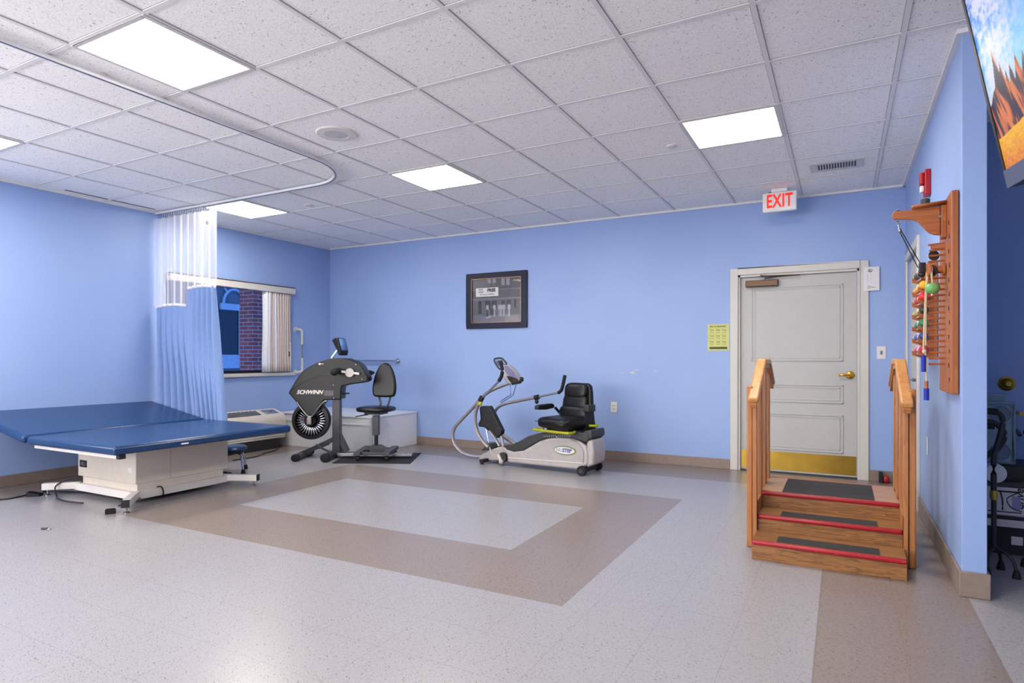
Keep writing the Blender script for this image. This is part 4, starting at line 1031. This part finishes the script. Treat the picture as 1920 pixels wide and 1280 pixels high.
MB().ball((0, -.022, .275), (.150, .040, .085), 28, e=.6).xf(BK).build('headrest_cushion', 'leather', t)
for s_ in (-1, 1):
    if s_ > 0:
        MB().box(.20, .275, .02, .14, QZ+.19, QZ+.265).xf(SM).build('armrest', 'dgrey', t, bevel=.012)
        MB().tube([Vector((.215, .10, QZ+.20)), Vector((.20, .13, QZ+.13)), Vector((.17, .15, QZ+.08))], .015, 8, 3).xf(SM).build('armrest_bracket', 'black', t)
        continue
    ar_ = MB().prism([(-.24, -.005), (-.235, .035), (-.19, .045), (-.01, .05), (.02, .03), (.01, .0), (-.1, -.012)], s_*.235-.028, s_*.235+.028, 'x').xf(SM @ Matrix.Translation((0, .02 if s_ < 0 else .10, QZ+.205)))
    ar_.build('armrest', 'dgrey' if s_ > 0 else 'black', t, bevel=.010)
    MB().tube([Vector((s_*.225, .06, QZ+.21)), Vector((s_*.20, .13, QZ+.13)), Vector((s_*.17, .15, QZ+.08))], .015, 8, 3).xf(SM).build('armrest_bracket', 'black', t)
hb = [(-.19, -.15), (-.24, -.17), (-.245, -.23), (-.21, -.25), (0, -.255), (.21, -.25), (.245, -.23), (.24, -.17), (.20, -.10)]
MB().tube([Vector((x, y, QZ-.005)) for x, y in hb], .014, 10, 4).xf(SM).build('swivel_handle', 'yellow', t)
MB().tube([Vector((x, y, QZ+.045)) for x, y in ((.18, .12), (.24, .10), (.28, .14), (.24, .20), (.18, .20))], .014, 10, 4).xf(SM).build('swivel_handle', 'yellow', t)
MB().box(-.15, .15, -.15, .12, QZ-.035, QZ+.025).xf(SM).build('seat_base', 'black', t, bevel=.01)
MB().tube([Vector((.10, -.20, QZ-.01)), Vector((.10, -.26, QZ-.045))], .004, 6, 0).ball((.10, -.265, QZ-.055), (.010, .004, .010), 10).xf(SM).build('seat_latch', 'steel', t)
MB().prism([(-.06, -.16), (.10, -.13), (.06, .10), (-.06, .06)], .205, .222, 'x').xf(SM @ Matrix.Translation((0, .1, QZ+.14))).build('side_plate', 'black', t)

# ------------------------------------------------------------------ training stairs
X0, X1 = -.465, .300
t = thing('training_stairs', 'wooden training stairs with handrails and red step edges before white door', 'training stairs', (-.08, 4.4, 0))
ox, oy = .08, -4.4
sx0_, sx1_ = X0+ox, X1+ox
steps = [(3.83, 4.085, .112), (4.085, 4.325, .205), (4.325, 4.90, .305)]
prevz = 0
for k, (y0, y1, z) in enumerate(steps):
    B(sx0_, sx1_, y0+oy+.012, y0+oy+.034, .0 if k == 0 else prevz, z-.02).build('riser', 'oakx', t, bevel=.001)
    ye = y1+oy+(.03 if k < 2 else 0)
    tr_ = B(sx0_-.0, sx1_+.0, y0+oy+.03, ye, z-.02, z).build('tread', 'ply' if k == 2 else 'oakx', t)
    MB().box(sx0_, sx1_, y0+oy, y0+oy+.032, z-.024, z+.001).build('nosing', 'redp' if k == 0 else 'redp2', t, bevel=.010, seg=4)
    g0, g1 = (y0+oy+.045, y1+oy-.028) if k < 2 else (y0+oy+.035, y1+oy-.03)
    if k < 2: B(sx0_+.13, sx1_-.12, y0+oy+.036, y0+oy+.16, z, z+.0022).build('grip_strip', 'grip', t)
    else:
        for j in range(3): B(sx0_+.12, sx1_-.125, g0+j*.165, g0+j*.165+.163, z, z+.0022).build('grip_strip', 'grip', t)
    prevz = z-.02
MB().box(sx0_, sx1_, 4.872+oy, 4.902+oy, .281, .306).build('nosing', 'redp2', t, bevel=.010)
# far flight, down towards the door
B(sx0_, sx1_, 4.86+oy, 4.88+oy, .0, .285).build('riser', 'oakx', t)
for s_, xo in ((-1, sx0_), (1, sx1_)):
    # stringer panel beside the steps
    B(min(xo, xo+s_*.02), max(xo, xo+s_*.02), 3.86+oy+.2, 4.88+oy, .0, .285).build('side_panel', 'oakz', t)
    def post(name, y, w_, z0, z1, off, dx, mat='oakz', bv=.004):
        a, b = xo+s_*off, xo+s_*(off+dx)
        return B(min(a, b), max(a, b), y+oy, y+oy+w_, z0, z1).build(name, mat, t, bevel=bv)
    post('outer_post', 4.08, .09, 0, 1.0, .026, .036, bv=.008)
    post('outer_post', 4.55, .09, 0, 1.105, .026, .036, bv=.008)
    post('baluster', 4.065, .045, 0, .925, .0, .024)
    post('baluster', 4.33, .045, .0, 1.06, .0, .024)
    post('baluster', 4.57, .09, .0, 1.10, .0, .024)
    post('baluster', 4.82, .045, .0, 1.06, .0, .024)
    xc = xo+s_*.012
    zt0 = .93
    pts = [(xc, 3.985+oy, .915), (xc, 4.44+oy, 1.15), (xc, 4.74+oy, 1.15), (xc, 5.05+oy, .985)]
    ra = MB()
    for a, b in zip(pts[:-1], pts[1:]): ra.tube([a, b], .018, 4, 0, rx=.030)
    hr = ra.build('handrail', 'oaky', t, bevel=.010, seg=4)
    ra = MB()
    for a, b in zip(pts[:-1], pts[1:]): ra.tube([(a[0], a[1], a[2]-.032), (b[0], b[1], b[2]-.032)], .014, 4, 0, rx=.020)
    ra.build('under_rail', 'oakz', t, bevel=.003)

# ------------------------------------------------------------------ right wall: pulley board
XB = XR-.034
t = thing('pulley_board', 'tall orange wooden finger ladder board with arm on right wall', 'exercise board', (XR, 0, 0))
BY0_, BY1_ = 3.80, 4.235
ztop = at(1786, 356, y=BY0_).z; zbot = at(1789, 739, y=BY0_).z
bdp = MB().box(-.034, -.003, BY0_, BY1_, zbot, ztop).build('board', 'orange', t, bevel=.005)
sl = MB()
for k in range(12): 
    z = zbot+.06+k*(ztop-zbot-.22)/11; sl.box(-.036, -.0335, BY0_+.055+(.02 if k % 2 else 0), BY0_+.07+(.02 if k % 2 else 0), z, z+.022)
sl.build('slots', 'ink', bdp)
def ry(px, py, y): q = at(px, py, y=y); return (q.x-XR, q.z)
yp = 4.03
pegs = [(1750, 451+0), (1744, 461), (1741, 472), (1741, 480)]
for k in range(20):
    py = 480+k*10.65
    if py > 685: break
    a = ry(1741, py, yp)
    MB().cyl((a[0], yp, a[1]), (-.034, yp, a[1]+.002), .0055, n=10).build('peg', 'orangex', t)
for px_, py_ in ((1740, 459.5), (1742, 470.5)):
    a = ry(px_, py_, yp); MB().cyl((a[0], yp, a[1]), (-.034, yp, a[1]+.006), .0055, n=10).build('peg', 'orangex', t)
a = ry(1745, 465, yp); B(a[0], -.034, yp-.01, yp+.01, a[1]-.006, a[1]+.012).build('clothes_peg', 'orangex', t)
# bracket arm, profile in the x-z plane
ya = 4.0
prof = [ry(x, y, ya) for x, y in ((1673, 402), (1676, 397), (1690, 395.5), (1708, 394.5), (1722, 391), (1762, 386), (1763, 441), (1752, 440.5), (1742, 437), (1731, 427), (1722, 417), (1712, 412.5), (1700, 411.5), (1676, 412), (1672, 408))]
MB().prism(prof, ya-.012, ya+.012, 'y').build('bracket_arm', 'orangex', t, bevel=.004)
p0, p1 = ry(1709, 391, ya), ry(1772, 381, ya)
MB().add([(p0[0], ya-.06, p0[1]), (p1[0], ya-.06, p1[1]), (p1[0], ya+.06, p1[1]), (p0[0], ya+.06, p0[1])], [(0, 1, 2, 3)]).build('bracket_top', 'orangex', t, solid=.010)
p0, p1 = ry(1764, 386, ya-.01), ry(1772, 446, ya-.01)
B(p0[0], -.034, ya-.04, ya+.04, p1[1], p0[1]).build('bracket_block', 'orangex', t, bevel=.003)
q0 = ry(1762, 406, ya-.014); MB().lathe([(.007, 0), (.007, -.004)], c=(q0[0], ya-.014, q0[1]), d=(0, 1, 0)).build('bolt', 'steel', t)
q0 = ry(1735, 384, ya+.02)
MB().lathe([(.020, 0), (.022, .002), (.022, .028), (.019, .032)], c=(q0[0], ya+.02, q0[1]), d=(0, 0, 1), n=20).build('black_cap', 'dgrey', t)
eh = ry(1683, 396, ya); MB().cyl((eh[0], ya, eh[1]-.045), (eh[0], ya, eh[1]+.015), .003, n=8).ball((eh[0], ya, eh[1]+.002), (.010, .010, .004), 10).build('eye_bolt', 'steel', t)
# strap with swivel, pulley, rope handles
t = thing('pulley_rope', 'cream pulley rope with blue handles hanging from black strap on board', 'pulley', (XR, 0, 0))
e1, e2 = ry(1684, 418, ya), ry(1687, 432, ya)
lk = MB().tube([(e1[0]+.007*math.cos(a), ya, e1[1]+.009*math.sin(a)) for a in [k*PI/4 for k in range(8)]], .0025, 6, 0, closed=True)
lk.cyl((e1[0], ya, e1[1]-.008), (e2[0], ya, e2[1]), .004, n=8).ball((e2[0], ya, e2[1]), (.009, .007, .014), 12)
lk.build('swivel', 'steel', t)
s1_, s2_ = ry(1690, 440, ya), ry(1726, 500, ya)
MB().tube([(e2[0]-.001, ya, e2[1]-.004), (s2_[0]-.012, ya-.01, s2_[1]-.006)], .0028, 6, 0).tube([(e2[0]+.005, ya, e2[1]+.001), (s2_[0]+.004, ya-.01, s2_[1]+.004)], .0028, 6, 0).build('strap', 'blackm', t)
b0 = ry(1729, 502, ya)
MB().box(b0[0]-.016, b0[0]+.014, ya-.03, ya+.01, b0[1]-.030, b0[1]+.026).ball((b0[0], ya-.01, b0[1]-.035), (.022, .018, .018), 14).build('clamp', 'black', t, bevel=.005)
pc = ry(1739, 507, ya-.02)
pl_ = MB().lathe([(.032, -.008), (.036, -.006), (.030, 0), (.036, .006), (.032, .008)], c=(pc[0]-.004, ya-.02, pc[1]), d=(.75, .55, 0), n=24).build('pulley_wheel', 'orangex', t)
pc2 = ry(1747, 507, ya-.02)
MB().lathe([(.030, -.006), (.033, 0), (.030, .006)], c=(pc2[0]+.004, ya-.0, pc2[1]), d=(.75, .55, 0), n=24).build('pulley_wheel', 'dgrey', t)
q0 = ry(1757, 505, ya-.01); MB().cyl((pc2[0]+.015, ya, q0[1]), (-.034, ya, q0[1]), .016, n=16).lathe([(.035, 0), (.035, .012)], c=(-.05, ya, q0[1]), d=(1, 0, 0)).build('mounting_peg', 'orangex', t)
def hang(pts, r_, nm, mat='rope'): return MB().tube([(ry(x, y, ya-.03)[0], ya-.03, ry(x, y, ya-.03)[1]) for x, y in pts], r_, 8, 4).build(nm, mat, t)
hang(((1738, 511), (1735, 560), (1733, 610), (1731.5, 655)), .0042, 'rope')
hang(((1739.5, 513), (1736.5, 560), (1736, 610), (1735.5, 660), (1737, 714)), .0042, 'rope')
h0, h1 = ry(1731.7, 666, ya-.03), ry(1731.7, 697, ya-.03)
MB().cyl((h0[0], ya-.03, h0[1]), (h1[0], ya-.03, h1[1]), .0115, n=16).build('handle', 'bluef', t)
k0 = ry(1733, 659, ya-.03); MB().ball((k0[0], ya-.03, k0[1]), (.011, .009, .012), 12).build('knot', 'rope', t)
h0, h1, h2 = ry(1737, 714, ya-.03), ry(1737, 728, ya-.03), ry(1737, 750, ya-.03)
hn = MB().cyl((h1[0], ya-.03, h0[1]), (h1[0], ya-.03, h2[1]), .009, n=16).build('handle_core', 'orangex', t)
MB().cyl((h1[0], ya-.03, h1[1]), (h2[0], ya-.03, h2[1]), .0125, n=16).build('handle_foam', 'bluef', hn)
gb = at(1748.5, 540.5, y=3.95)
t = thing('green_ball', 'speckled green ball hanging on a cord in front of the board', 'ball', (gb.x, 3.95, gb.z))
MB().ball((0, 0, 0), (.035, .035, .030), 28).build('ball_body', 'green', t)
MB().tube([(0, 0, .028), (-.003, 0, .06), (-.004, .01, .09)], .005, 8, 3).build('cord', 'rope', t)
MB().ball((-.002, 0, -.033), .006, 10).build('knot', 'paper', t)
lk = at(1752, 478, y=4.06)
t = thing('black_ring', 'black oval ring hooked on a peg of the board', 'ring', (lk.x-.0, 4.08, lk.z))
MB().lathe([(.010, -.004), (.026, -.005), (.028, 0), (.026, .005), (.010, .004)], c=(0, 0, 0), d=(.5, .8, .3), n=24).build('ring_body', 'blackm', t)

# dumbbell rack and its colourful weights
RYN, RYF = 4.62, 4.97
t = thing('weight_rack', 'notched orange wooden rack of coloured hand weights on right wall', 'rack', (XR, 0, 0))
zs_px = [508, 536, 557, 582, 606, 630, 655]
def rz(px, py, y): q = at(px, py, y=y); return q.x-XR, q.z
rzs = [rz(1728, p, RYN)[1] for p in zs_px]
XF_ = rz(1720.5, 600, RYN)[0]
for y in (RYN, RYF):
    prof = [(-.003, rzs[0]+.05), (XF_*.55, rzs[0]+.05)]
    for z in rzs: prof += [(XF_, z+.020), (XF_, z-.004), (XF_*.62, z-.016)]
    # saw teeth: arm tip up, notch behind it
    prof = [(-.003, rzs[0]+.060), (XF_*.5, rzs[0]+.055)]
    for z in rzs:
        prof += [(XF_*.50, z-.018), (XF_*.74, z-.026), (XF_, z-.004), (XF_, z-.034), (XF_*.5, z-.052)]
    prof += [(-.003, rzs[-1]-.052)]
    MB().prism(prof, y-.011, y+.011, 'y').build('side_rail', 'orangex', t, bevel=.001)
B(-.022, -.003, RYN-.03, RYF+.02, rzs[-1]-.05, rzs[0]+.06).build('back_board', 'orange', t)
cols = [('black', lin(30, 32, 40)), ('yellow', lin(236, 176, 24)), ('red', lin(214, 40, 44)), ('tan', lin(196, 168, 84)), ('green', lin(20, 132, 92)), ('blue', lin(58, 88, 168)), ('pink', lin(206, 84, 130))]
heads = {'black': lin(24, 26, 34), 'yellow': lin(240, 176, 10), 'red': lin(220, 24, 24), 'tan': lin(28, 28, 32), 'green': lin(14, 120, 74), 'blue': lin(24, 52, 120), 'pink': lin(176, 24, 60)}
labs = {'black': 'black and white hand weight in the top notch of the rack', 'yellow': 'yellow hand weight with a white band, second from rack top',
        'red': 'bright red headed hand weight lying in the notched rack', 'tan': 'tan hand weight with a black head in the notched rack',
        'green': 'green hand weight with white band in the notched rack', 'blue': 'blue hand weight with white band above the pink one', 'pink': 'pink and crimson hand weight in the lowest rack notch'}
for (nm, cc_), z in zip(cols, rzs):
    hx = XR+XF_*.74
    t = thing('hand_weight', labs[nm], 'hand weight', (hx, (RYN+RYF)/2, z), group='hand weights in the wall rack')
    mm = plain('weight '+nm, cc_, .4); mh = plain('weight head '+nm, heads[nm], .4)
    yn, yf = RYN-(RYN+RYF)/2-.085, RYF-(RYN+RYF)/2+.03
    MB().lathe([(.012, 0), (.019, .01), (.019, yf-yn-.06), (.016, yf-yn)], c=(0, yn+.04, 0), d=(0, 1, 0), n=18).build('shaft', mm, t)
    MB().lathe([(.0195, 0), (.0195, .05)], c=(0, yn+.16, 0), d=(0, 1, 0), n=18).lathe([(.0195, 0), (.0195, .03)], c=(0, yf-.04, 0), d=(0, 1, 0), n=18).build('white_band', 'paper', t)
    if nm != 'black': MB().lathe([(.010, 0), (.022, .008), (.026, .025), (.022, .045), (.016, .06)], c=(0, yn, 0), d=(0, 1, 0), n=18).build('head', mh, t)

# fire alarm strobe
q = at(1744, 343, x=XR)
t = thing('fire_alarm', 'red fire alarm strobe high on the right wall', 'fire alarm', (XR, q.y, q.z))
B(-.035, -.001, -.055, .055, -.085, .085).build('housing', 'red', t, bevel=.006)
B(-.060, -.035, -.035, .035, -.01, .07).build('horn', 'red', t, bevel=.008)
B(-.058, -.035, -.025, .025, -.06, -.018).build('strobe_lens', 'paper', t, bevel=.006)

# ------------------------------------------------------------------ television
ta = R(100.4); tb_ = Vector((math.cos(ta), math.sin(ta), 0)); tn = Vector((math.cos(ta+PI/2), math.sin(ta+PI/2), 0))
Bc = at(1890, 353, y=2.2)
TW, TH, tilt_t = 1.23, .72, R(11.3)
t = thing('television', 'large tilted television showing desert mountains at upper right', 'television', (Bc.x, Bc.y, Bc.z))
# local axes: a along the width towards the camera (-tb_), b up the screen, n out of the screen
a_ = -tb_; b_ = (tn*math.sin(tilt_t)+Vector((0, 0, 1))*math.cos(tilt_t)); n_ = b_.cross(a_).normalized()
if n_.dot(tn) < 0: n_ = -n_
TM = Matrix((( a_.x, b_.x, n_.x, 0), (a_.y, b_.y, n_.y, 0), (a_.z, b_.z, n_.z, 0), (0, 0, 0, 1)))
MB().box(0, TW, 0, TH, -.045, -.004).xf(TM).build('cabinet', 'black', t, bevel=.004)
bz = MB()
for q in ((0, TW, TH-.014, TH), (0, .012, .05, TH-.014), (TW-.012, TW, .05, TH-.014)): bz.box(q[0], q[1], q[2], q[3], -.004, .002)
bz.xf(TM).build('bezel', 'black', t)
MB().box(0, TW, 0, .05, -.004, .002).xf(TM).build('speaker_bar', plain('blue grey bezel', lin(70, 76, 96), .35), t)
rt = random.Random(11)
def vn(x, y, seed=0):
    xi, yi = math.floor(x), math.floor(y); fx, fy = x-xi, y-yi; fx = fx*fx*(3-2*fx); fy = fy*fy*(3-2*fy)
    h = lambda i, j: (math.sin(i*127.1+j*311.7+seed*74.7)*43758.5453) % 1.0
    return (h(xi, yi)*(1-fx)+h(xi+1, yi)*fx)*(1-fy)+(h(xi, yi+1)*(1-fx)+h(xi+1, yi+1)*fx)*fy
def fbm(x, y, s_=0): return .5*vn(x, y, s_)+.27*vn(x*2.1, y*2.1, s_+1)+.15*vn(x*4.3, y*4.3, s_+2)+.08*vn(x*9, y*9, s_+3)
def mixc(a, b, k): k = max(0, min(1, k)); return tuple(a[i]*(1-k)+b[i]*k for i in range(3))+(1,)
PK = ((.10, .47, .022), (.134, .41, .022), (.165, .36, .02), (.20, .36, .03), (.25, .385, .03), (.30, .37, .035), (.37, .42, .05), (.45, .36, .05), (.55, .44, .06), (.66, .38, .05), (.8, .45, .07), (.95, .38, .06), (1.1, .43, .07), (1.3, .36, .08), (1.5, .42, .08))
def scene_tv(u, v):
    x = u*TW/.72; y = v
    rid = .25+.07*fbm(x*14, 0, 5)
    if x < .09: rid = .27+x*.9+.02*fbm(x*60, 3, 4)
    for c_, h_, w_ in PK: rid = max(rid, h_-abs(x-c_)/w_*.10+.025*fbm(x*70, 1, 8))
    if y > rid:
        cl = fbm(x*14, y*14, 3)*.5+fbm(x*60, y*60, 4)*.5
        sky = mixc(lin(110, 200, 235), lin(8, 105, 215), (y-.30)*2.2)
        k = (cl-.34)*4.5*max(.12, min(1, 1.35-x*3.2))
        return mixc(sky, lin(200, 205, 228), k)
    if y > .125+.09*x+.012*fbm(x*30, 2, 6):
        f = fbm(x*90+y*22, y*9, 9); sh_ = fbm(x*34+y*9, y*5, 12)
        return mixc(lin(214, 116, 56), lin(46, 28, 46), (f*.6+sh_*.6-.50)*7+(y-.22)*1.2)
    g = fbm(x*60, y*150, 7)
    return mixc(lin(236, 176, 14), lin(200, 82, 8), g*1.2-.45+(.12-y)*4.5)
scr = picture('screen', TW-.024, TH-.064, 520, 280, scene_tv, vcol('television image', .3, .50), t, (0, 0, 0), (0, 0, 0))
scr.data.transform(TM @ Matrix.Translation((TW/2, .05+(TH-.064)/2, -.001)))
# ceiling mount
mp_ = TM @ Vector((TW/2, TH*.6, -.08))
MB().tube([mp_+Vector((0, 0, 0)), Vector((mp_.x+.05, mp_.y, mp_.z+.1)), Vector((mp_.x+.05, mp_.y, HC-Bc.z-.03))], .022, 10, 3).build('mount_pole', 'black', t)
MB().box(TW/2-.15, TW/2+.15, TH*.4, TH*.8, -.085, -.045).xf(TM).build('mount_plate', 'black', t)
MB().lathe([(.08, -.03), (.08, -.003)], c=(mp_.x+.05, mp_.y, HC-Bc.z), d=(0, 0, 1)).build('ceiling_flange', 'black', t)

# ------------------------------------------------------------------ alcove: knob, tray, canes, cartons
q = at(1887.5, 719, y=YA)
t = thing('brass_knob', 'round brass door knob on the dark blue alcove wall', 'knob', (q.x, YA, q.z))
MB().lathe([(.048, 0), (.048, -.006), (.036, -.012), (.030, -.010)], d=(0, 1, 0), n=32).build('rosette', 'brass', t)
MB().lathe([(.012, -.01), (.012, -.03), (.024, -.04), (.026, -.052), (.016, -.06)], d=(0, 1, 0), n=24).build('knob_body', 'brassd', t)
YT = 4.72
q0, q1 = at(1835, 752, y=YT), at(1905, 872, y=YT)
t = thing('plastic_tray', 'slate blue plastic walker tray with round cup recesses leaning in alcove', 'tray', (q0.x, YT, q1.z))
W_, H_ = q1.x-q0.x, q0.z-q1.z
B(0, W_, 0, .022, 0, H_).build('tray_plate', 'tray', t, bevel=.018, seg=4)
rm = MB().tube([(.014, -.003, .014), (W_-.014, -.003, .014), (W_-.014, -.003, H_-.014), (.014, -.003, H_-.014)], .009, 8, 0, closed=True)
rm.build('rim', 'tray', t)
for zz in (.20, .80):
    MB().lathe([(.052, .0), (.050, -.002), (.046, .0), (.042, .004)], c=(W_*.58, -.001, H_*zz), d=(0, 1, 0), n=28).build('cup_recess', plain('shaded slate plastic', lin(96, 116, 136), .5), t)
t = thing('storage_tray', 'taller slate blue plastic tray standing behind the tray in the alcove', 'tray', (q0.x-.05, YT+.05, q1.z))
B(0, W_+.02, 0, .03, 0, H_+.05).build('panel_body', 'tray', t, bevel=.014, seg=3)
# bin / black case carrying the tray
q2 = at(1920, 905, y=YT)
t = thing('storage_case', 'black storage case with white roll on cartons in alcove', 'case', (XP+.02, YT-.06, 0))
cz0, cz1 = at(1880, 905, y=YT-.06).z, q1.z-.002
B(0, .95, .04, .38, cz0, cz1).build('case_body', 'black', t, bevel=.01)
B(0, .95, -.02, .40, cz0-.02, cz0+.01).build('case_rim', 'dgrey', t, bevel=.004)
wq = at(1862, 884, y=YT-.10)
tag(MB().lathe([(.02, -.04), (.052, -.04), (.056, -.03), (.056, .03), (.052, .04), (.02, .04)], c=(0, 0, 0), d=(0, 1, 0), n=30).build('tape_roll', 'paper', loc=(wq.x, YT-.13, cz0+.069)), 'white round roll standing on the case rim in alcove', 'roll')
def carton(name, x0, x1, y0, y1, z0, z1, lab, mat, group=None):
    t = thing(name, lab, 'carton', (x0, y0, z0), group=group); W__, H__ = x1-x0, z1-z0
    B(0, W__, 0, y1-y0, 0, H__).build('carton_body', mat, t, bevel=.003); return t, W__, H__
c1t = cz0-.022; c1b = at(1880, 966, y=YT-.08).z; c2b = at(1880, 988, y=YT-.08).z
t, W__, H__ = carton('cardboard_carton', XP+.02, 1.55, YT-.08, 5.15, c1b+.002, c1t, 'white printed carton with cane drawing, topmost in alcove stack', 'boxw')
dm = MB()
dx = at(1868, 930, y=YT-.08).x-(XP+.02)
dm.tube([(dx+.02, -.001, H__-.03), (dx+.03, -.001, H__*.5), (dx+.03, -.001, .03)], .004, 5, 3)
dm.tube([(dx+.10, -.001, H__-.03), (dx+.05, -.001, H__*.6), (dx+.07, -.001, .05), (dx+.12, -.001, .03)], .003, 5, 3)
dm.box(dx, dx+.11, -.0015, 0, H__-.030, H__-.020).box(dx-.04, dx+.12, -.0015, 0, .018, .024)
dm.build('cane_drawing', 'ink', t)
B(dx+.075, dx+.115, -.002, 0, .04, H__-.05).build('drawing_block', plain('lilac print', lin(140, 140, 190), .7), t)
text('lettering', 'drive', .06, 'ink', t, (at(1912, 930, y=YT-.08).x-(XP+.02), -.001, H__*.62), (PI/2, -PI/2, 0), shear=.2, bold=.001)
t, W__, H__ = carton('cardboard_carton', XP+.02, 1.60, YT-.08, 5.15, c2b+.002, c1b-.001, 'flat pale printed carton, middle of the alcove stack', 'boxw')
B(0, W__, -.001, 0, H__-.022, H__).build('dark_stripe', 'boxd', t)
t, W__, H__ = carton('cardboard_carton', XP+.02, 1.60, YT-.06, 5.15, .0, c2b-.001, 'dark carton, lowest of the alcove stack on the floor', 'boxd')
qq = at(1906, 1035, y=YT-.06); B(qq.x-(XP+.02)-.025, qq.x-(XP+.02)+.03, -.001, 0, .06, .11).build('label_sticker', 'boxw', t)
# quad canes
def cane(name, bx, by, top, lab, rz_, hy=.0, group='quad canes in the alcove'):
    t = thing(name, lab, 'cane', (bx, by, 0), rz_, group)
    MB().tube([(0, 0, .13), (0, 0, .30), (0, 0, .45)], .0125, 10, 0).build('lower_shaft', 'black', t)
    MB().tube([(0, 0, .40), (0, 0, top-.25), (.01, 0, top-.20), (.035, 0, top-.10), (.040, 0, top-.04), (.025, 0, top-.008), (0, 0, top)], .014, 10, 5).build('shaft', 'black', t)
    MB().lathe([(.017, 0), (.019, .02), (.017, .05)], c=(0, 0, .40), d=(0, 0, 1)).build('collar', 'brassd', t)
    MB().tube([(.015, 0, top), (-.03, 0, top+.004), (-.08, 0, top)], .018, 12, 4).build('handle', 'blackm', t)
    for k, (fx, fy) in enumerate(((.075, -.075), (-.05, -.05), (.06, .075), (-.05, .05))):
        lg = MB().tube([(0, 0, .135), (fx*.45, fy*.45, .125), (fx*.85, fy*.85, .09), (fx, fy, .03)], .0085, 8, 4).build('leg', 'black', t)
        MB().lathe([(.020, 0), (.020, .010), (.014, .035), (.010, .045)], c=(fx, fy, 0), n=16).build('rubber_tip', 'blackm', lg)
cb = at(1872, 1074, z=0)
cane('quad_cane', cb.x-.02, cb.y, at(1864, 772, y=cb.y).z, 'black quad cane with curved handle standing beside wall end', R(10))
cane('quad_cane', cb.x+.25, cb.y+.16, .85, 'second black quad cane cut by the right edge of the photo', R(-160))
# walker handle and frame tubes behind
t = thing('walking_frame', 'black tubular walking frame behind the wall end in alcove', 'walking frame', (XP+.06, 4.42, 0))
MB().tube([(.0, 0, .02), (0, 0, .5), (.02, 0, .58), (.10, 0, .66), (.13, 0, .74), (.09, 0, .80), (.02, 0, .81)], .016, 10, 5).build('frame_tube', 'black', t)
MB().tube([(-.01, 0, at(1850, 798, y=4.42).z), (.085, 0, at(1850, 798, y=4.42).z)], .018, 10, 0).build('hand_grip', 'blackm', t)
MB().lathe([(.02, 0), (.02, .03)], c=(0, 0, 0)).build('rubber_tip', 'blackm', t)
for (px_, py_), lab in (((1916, 776), 'upper brass spigot at right edge of the alcove'), ((1913, 810), 'lower chrome spigot at right edge of the alcove')):
    q = at(px_, py_, y=YA-.15)
    t = thing('coat_hook', lab, 'hook', (q.x, YA-.0, q.z))
    MB().tube([(0, -.001, 0), (0, -.08, 0), (.0, -.14, -.02 if py_ > 800 else 0)], .012, 10, 2).build('hook_stem', 'brass' if py_ < 800 else 'steel', t)
    MB().ball((.05, -.14, 0), (.035, .03, .03), 12).build('hook_knob', 'black', t)
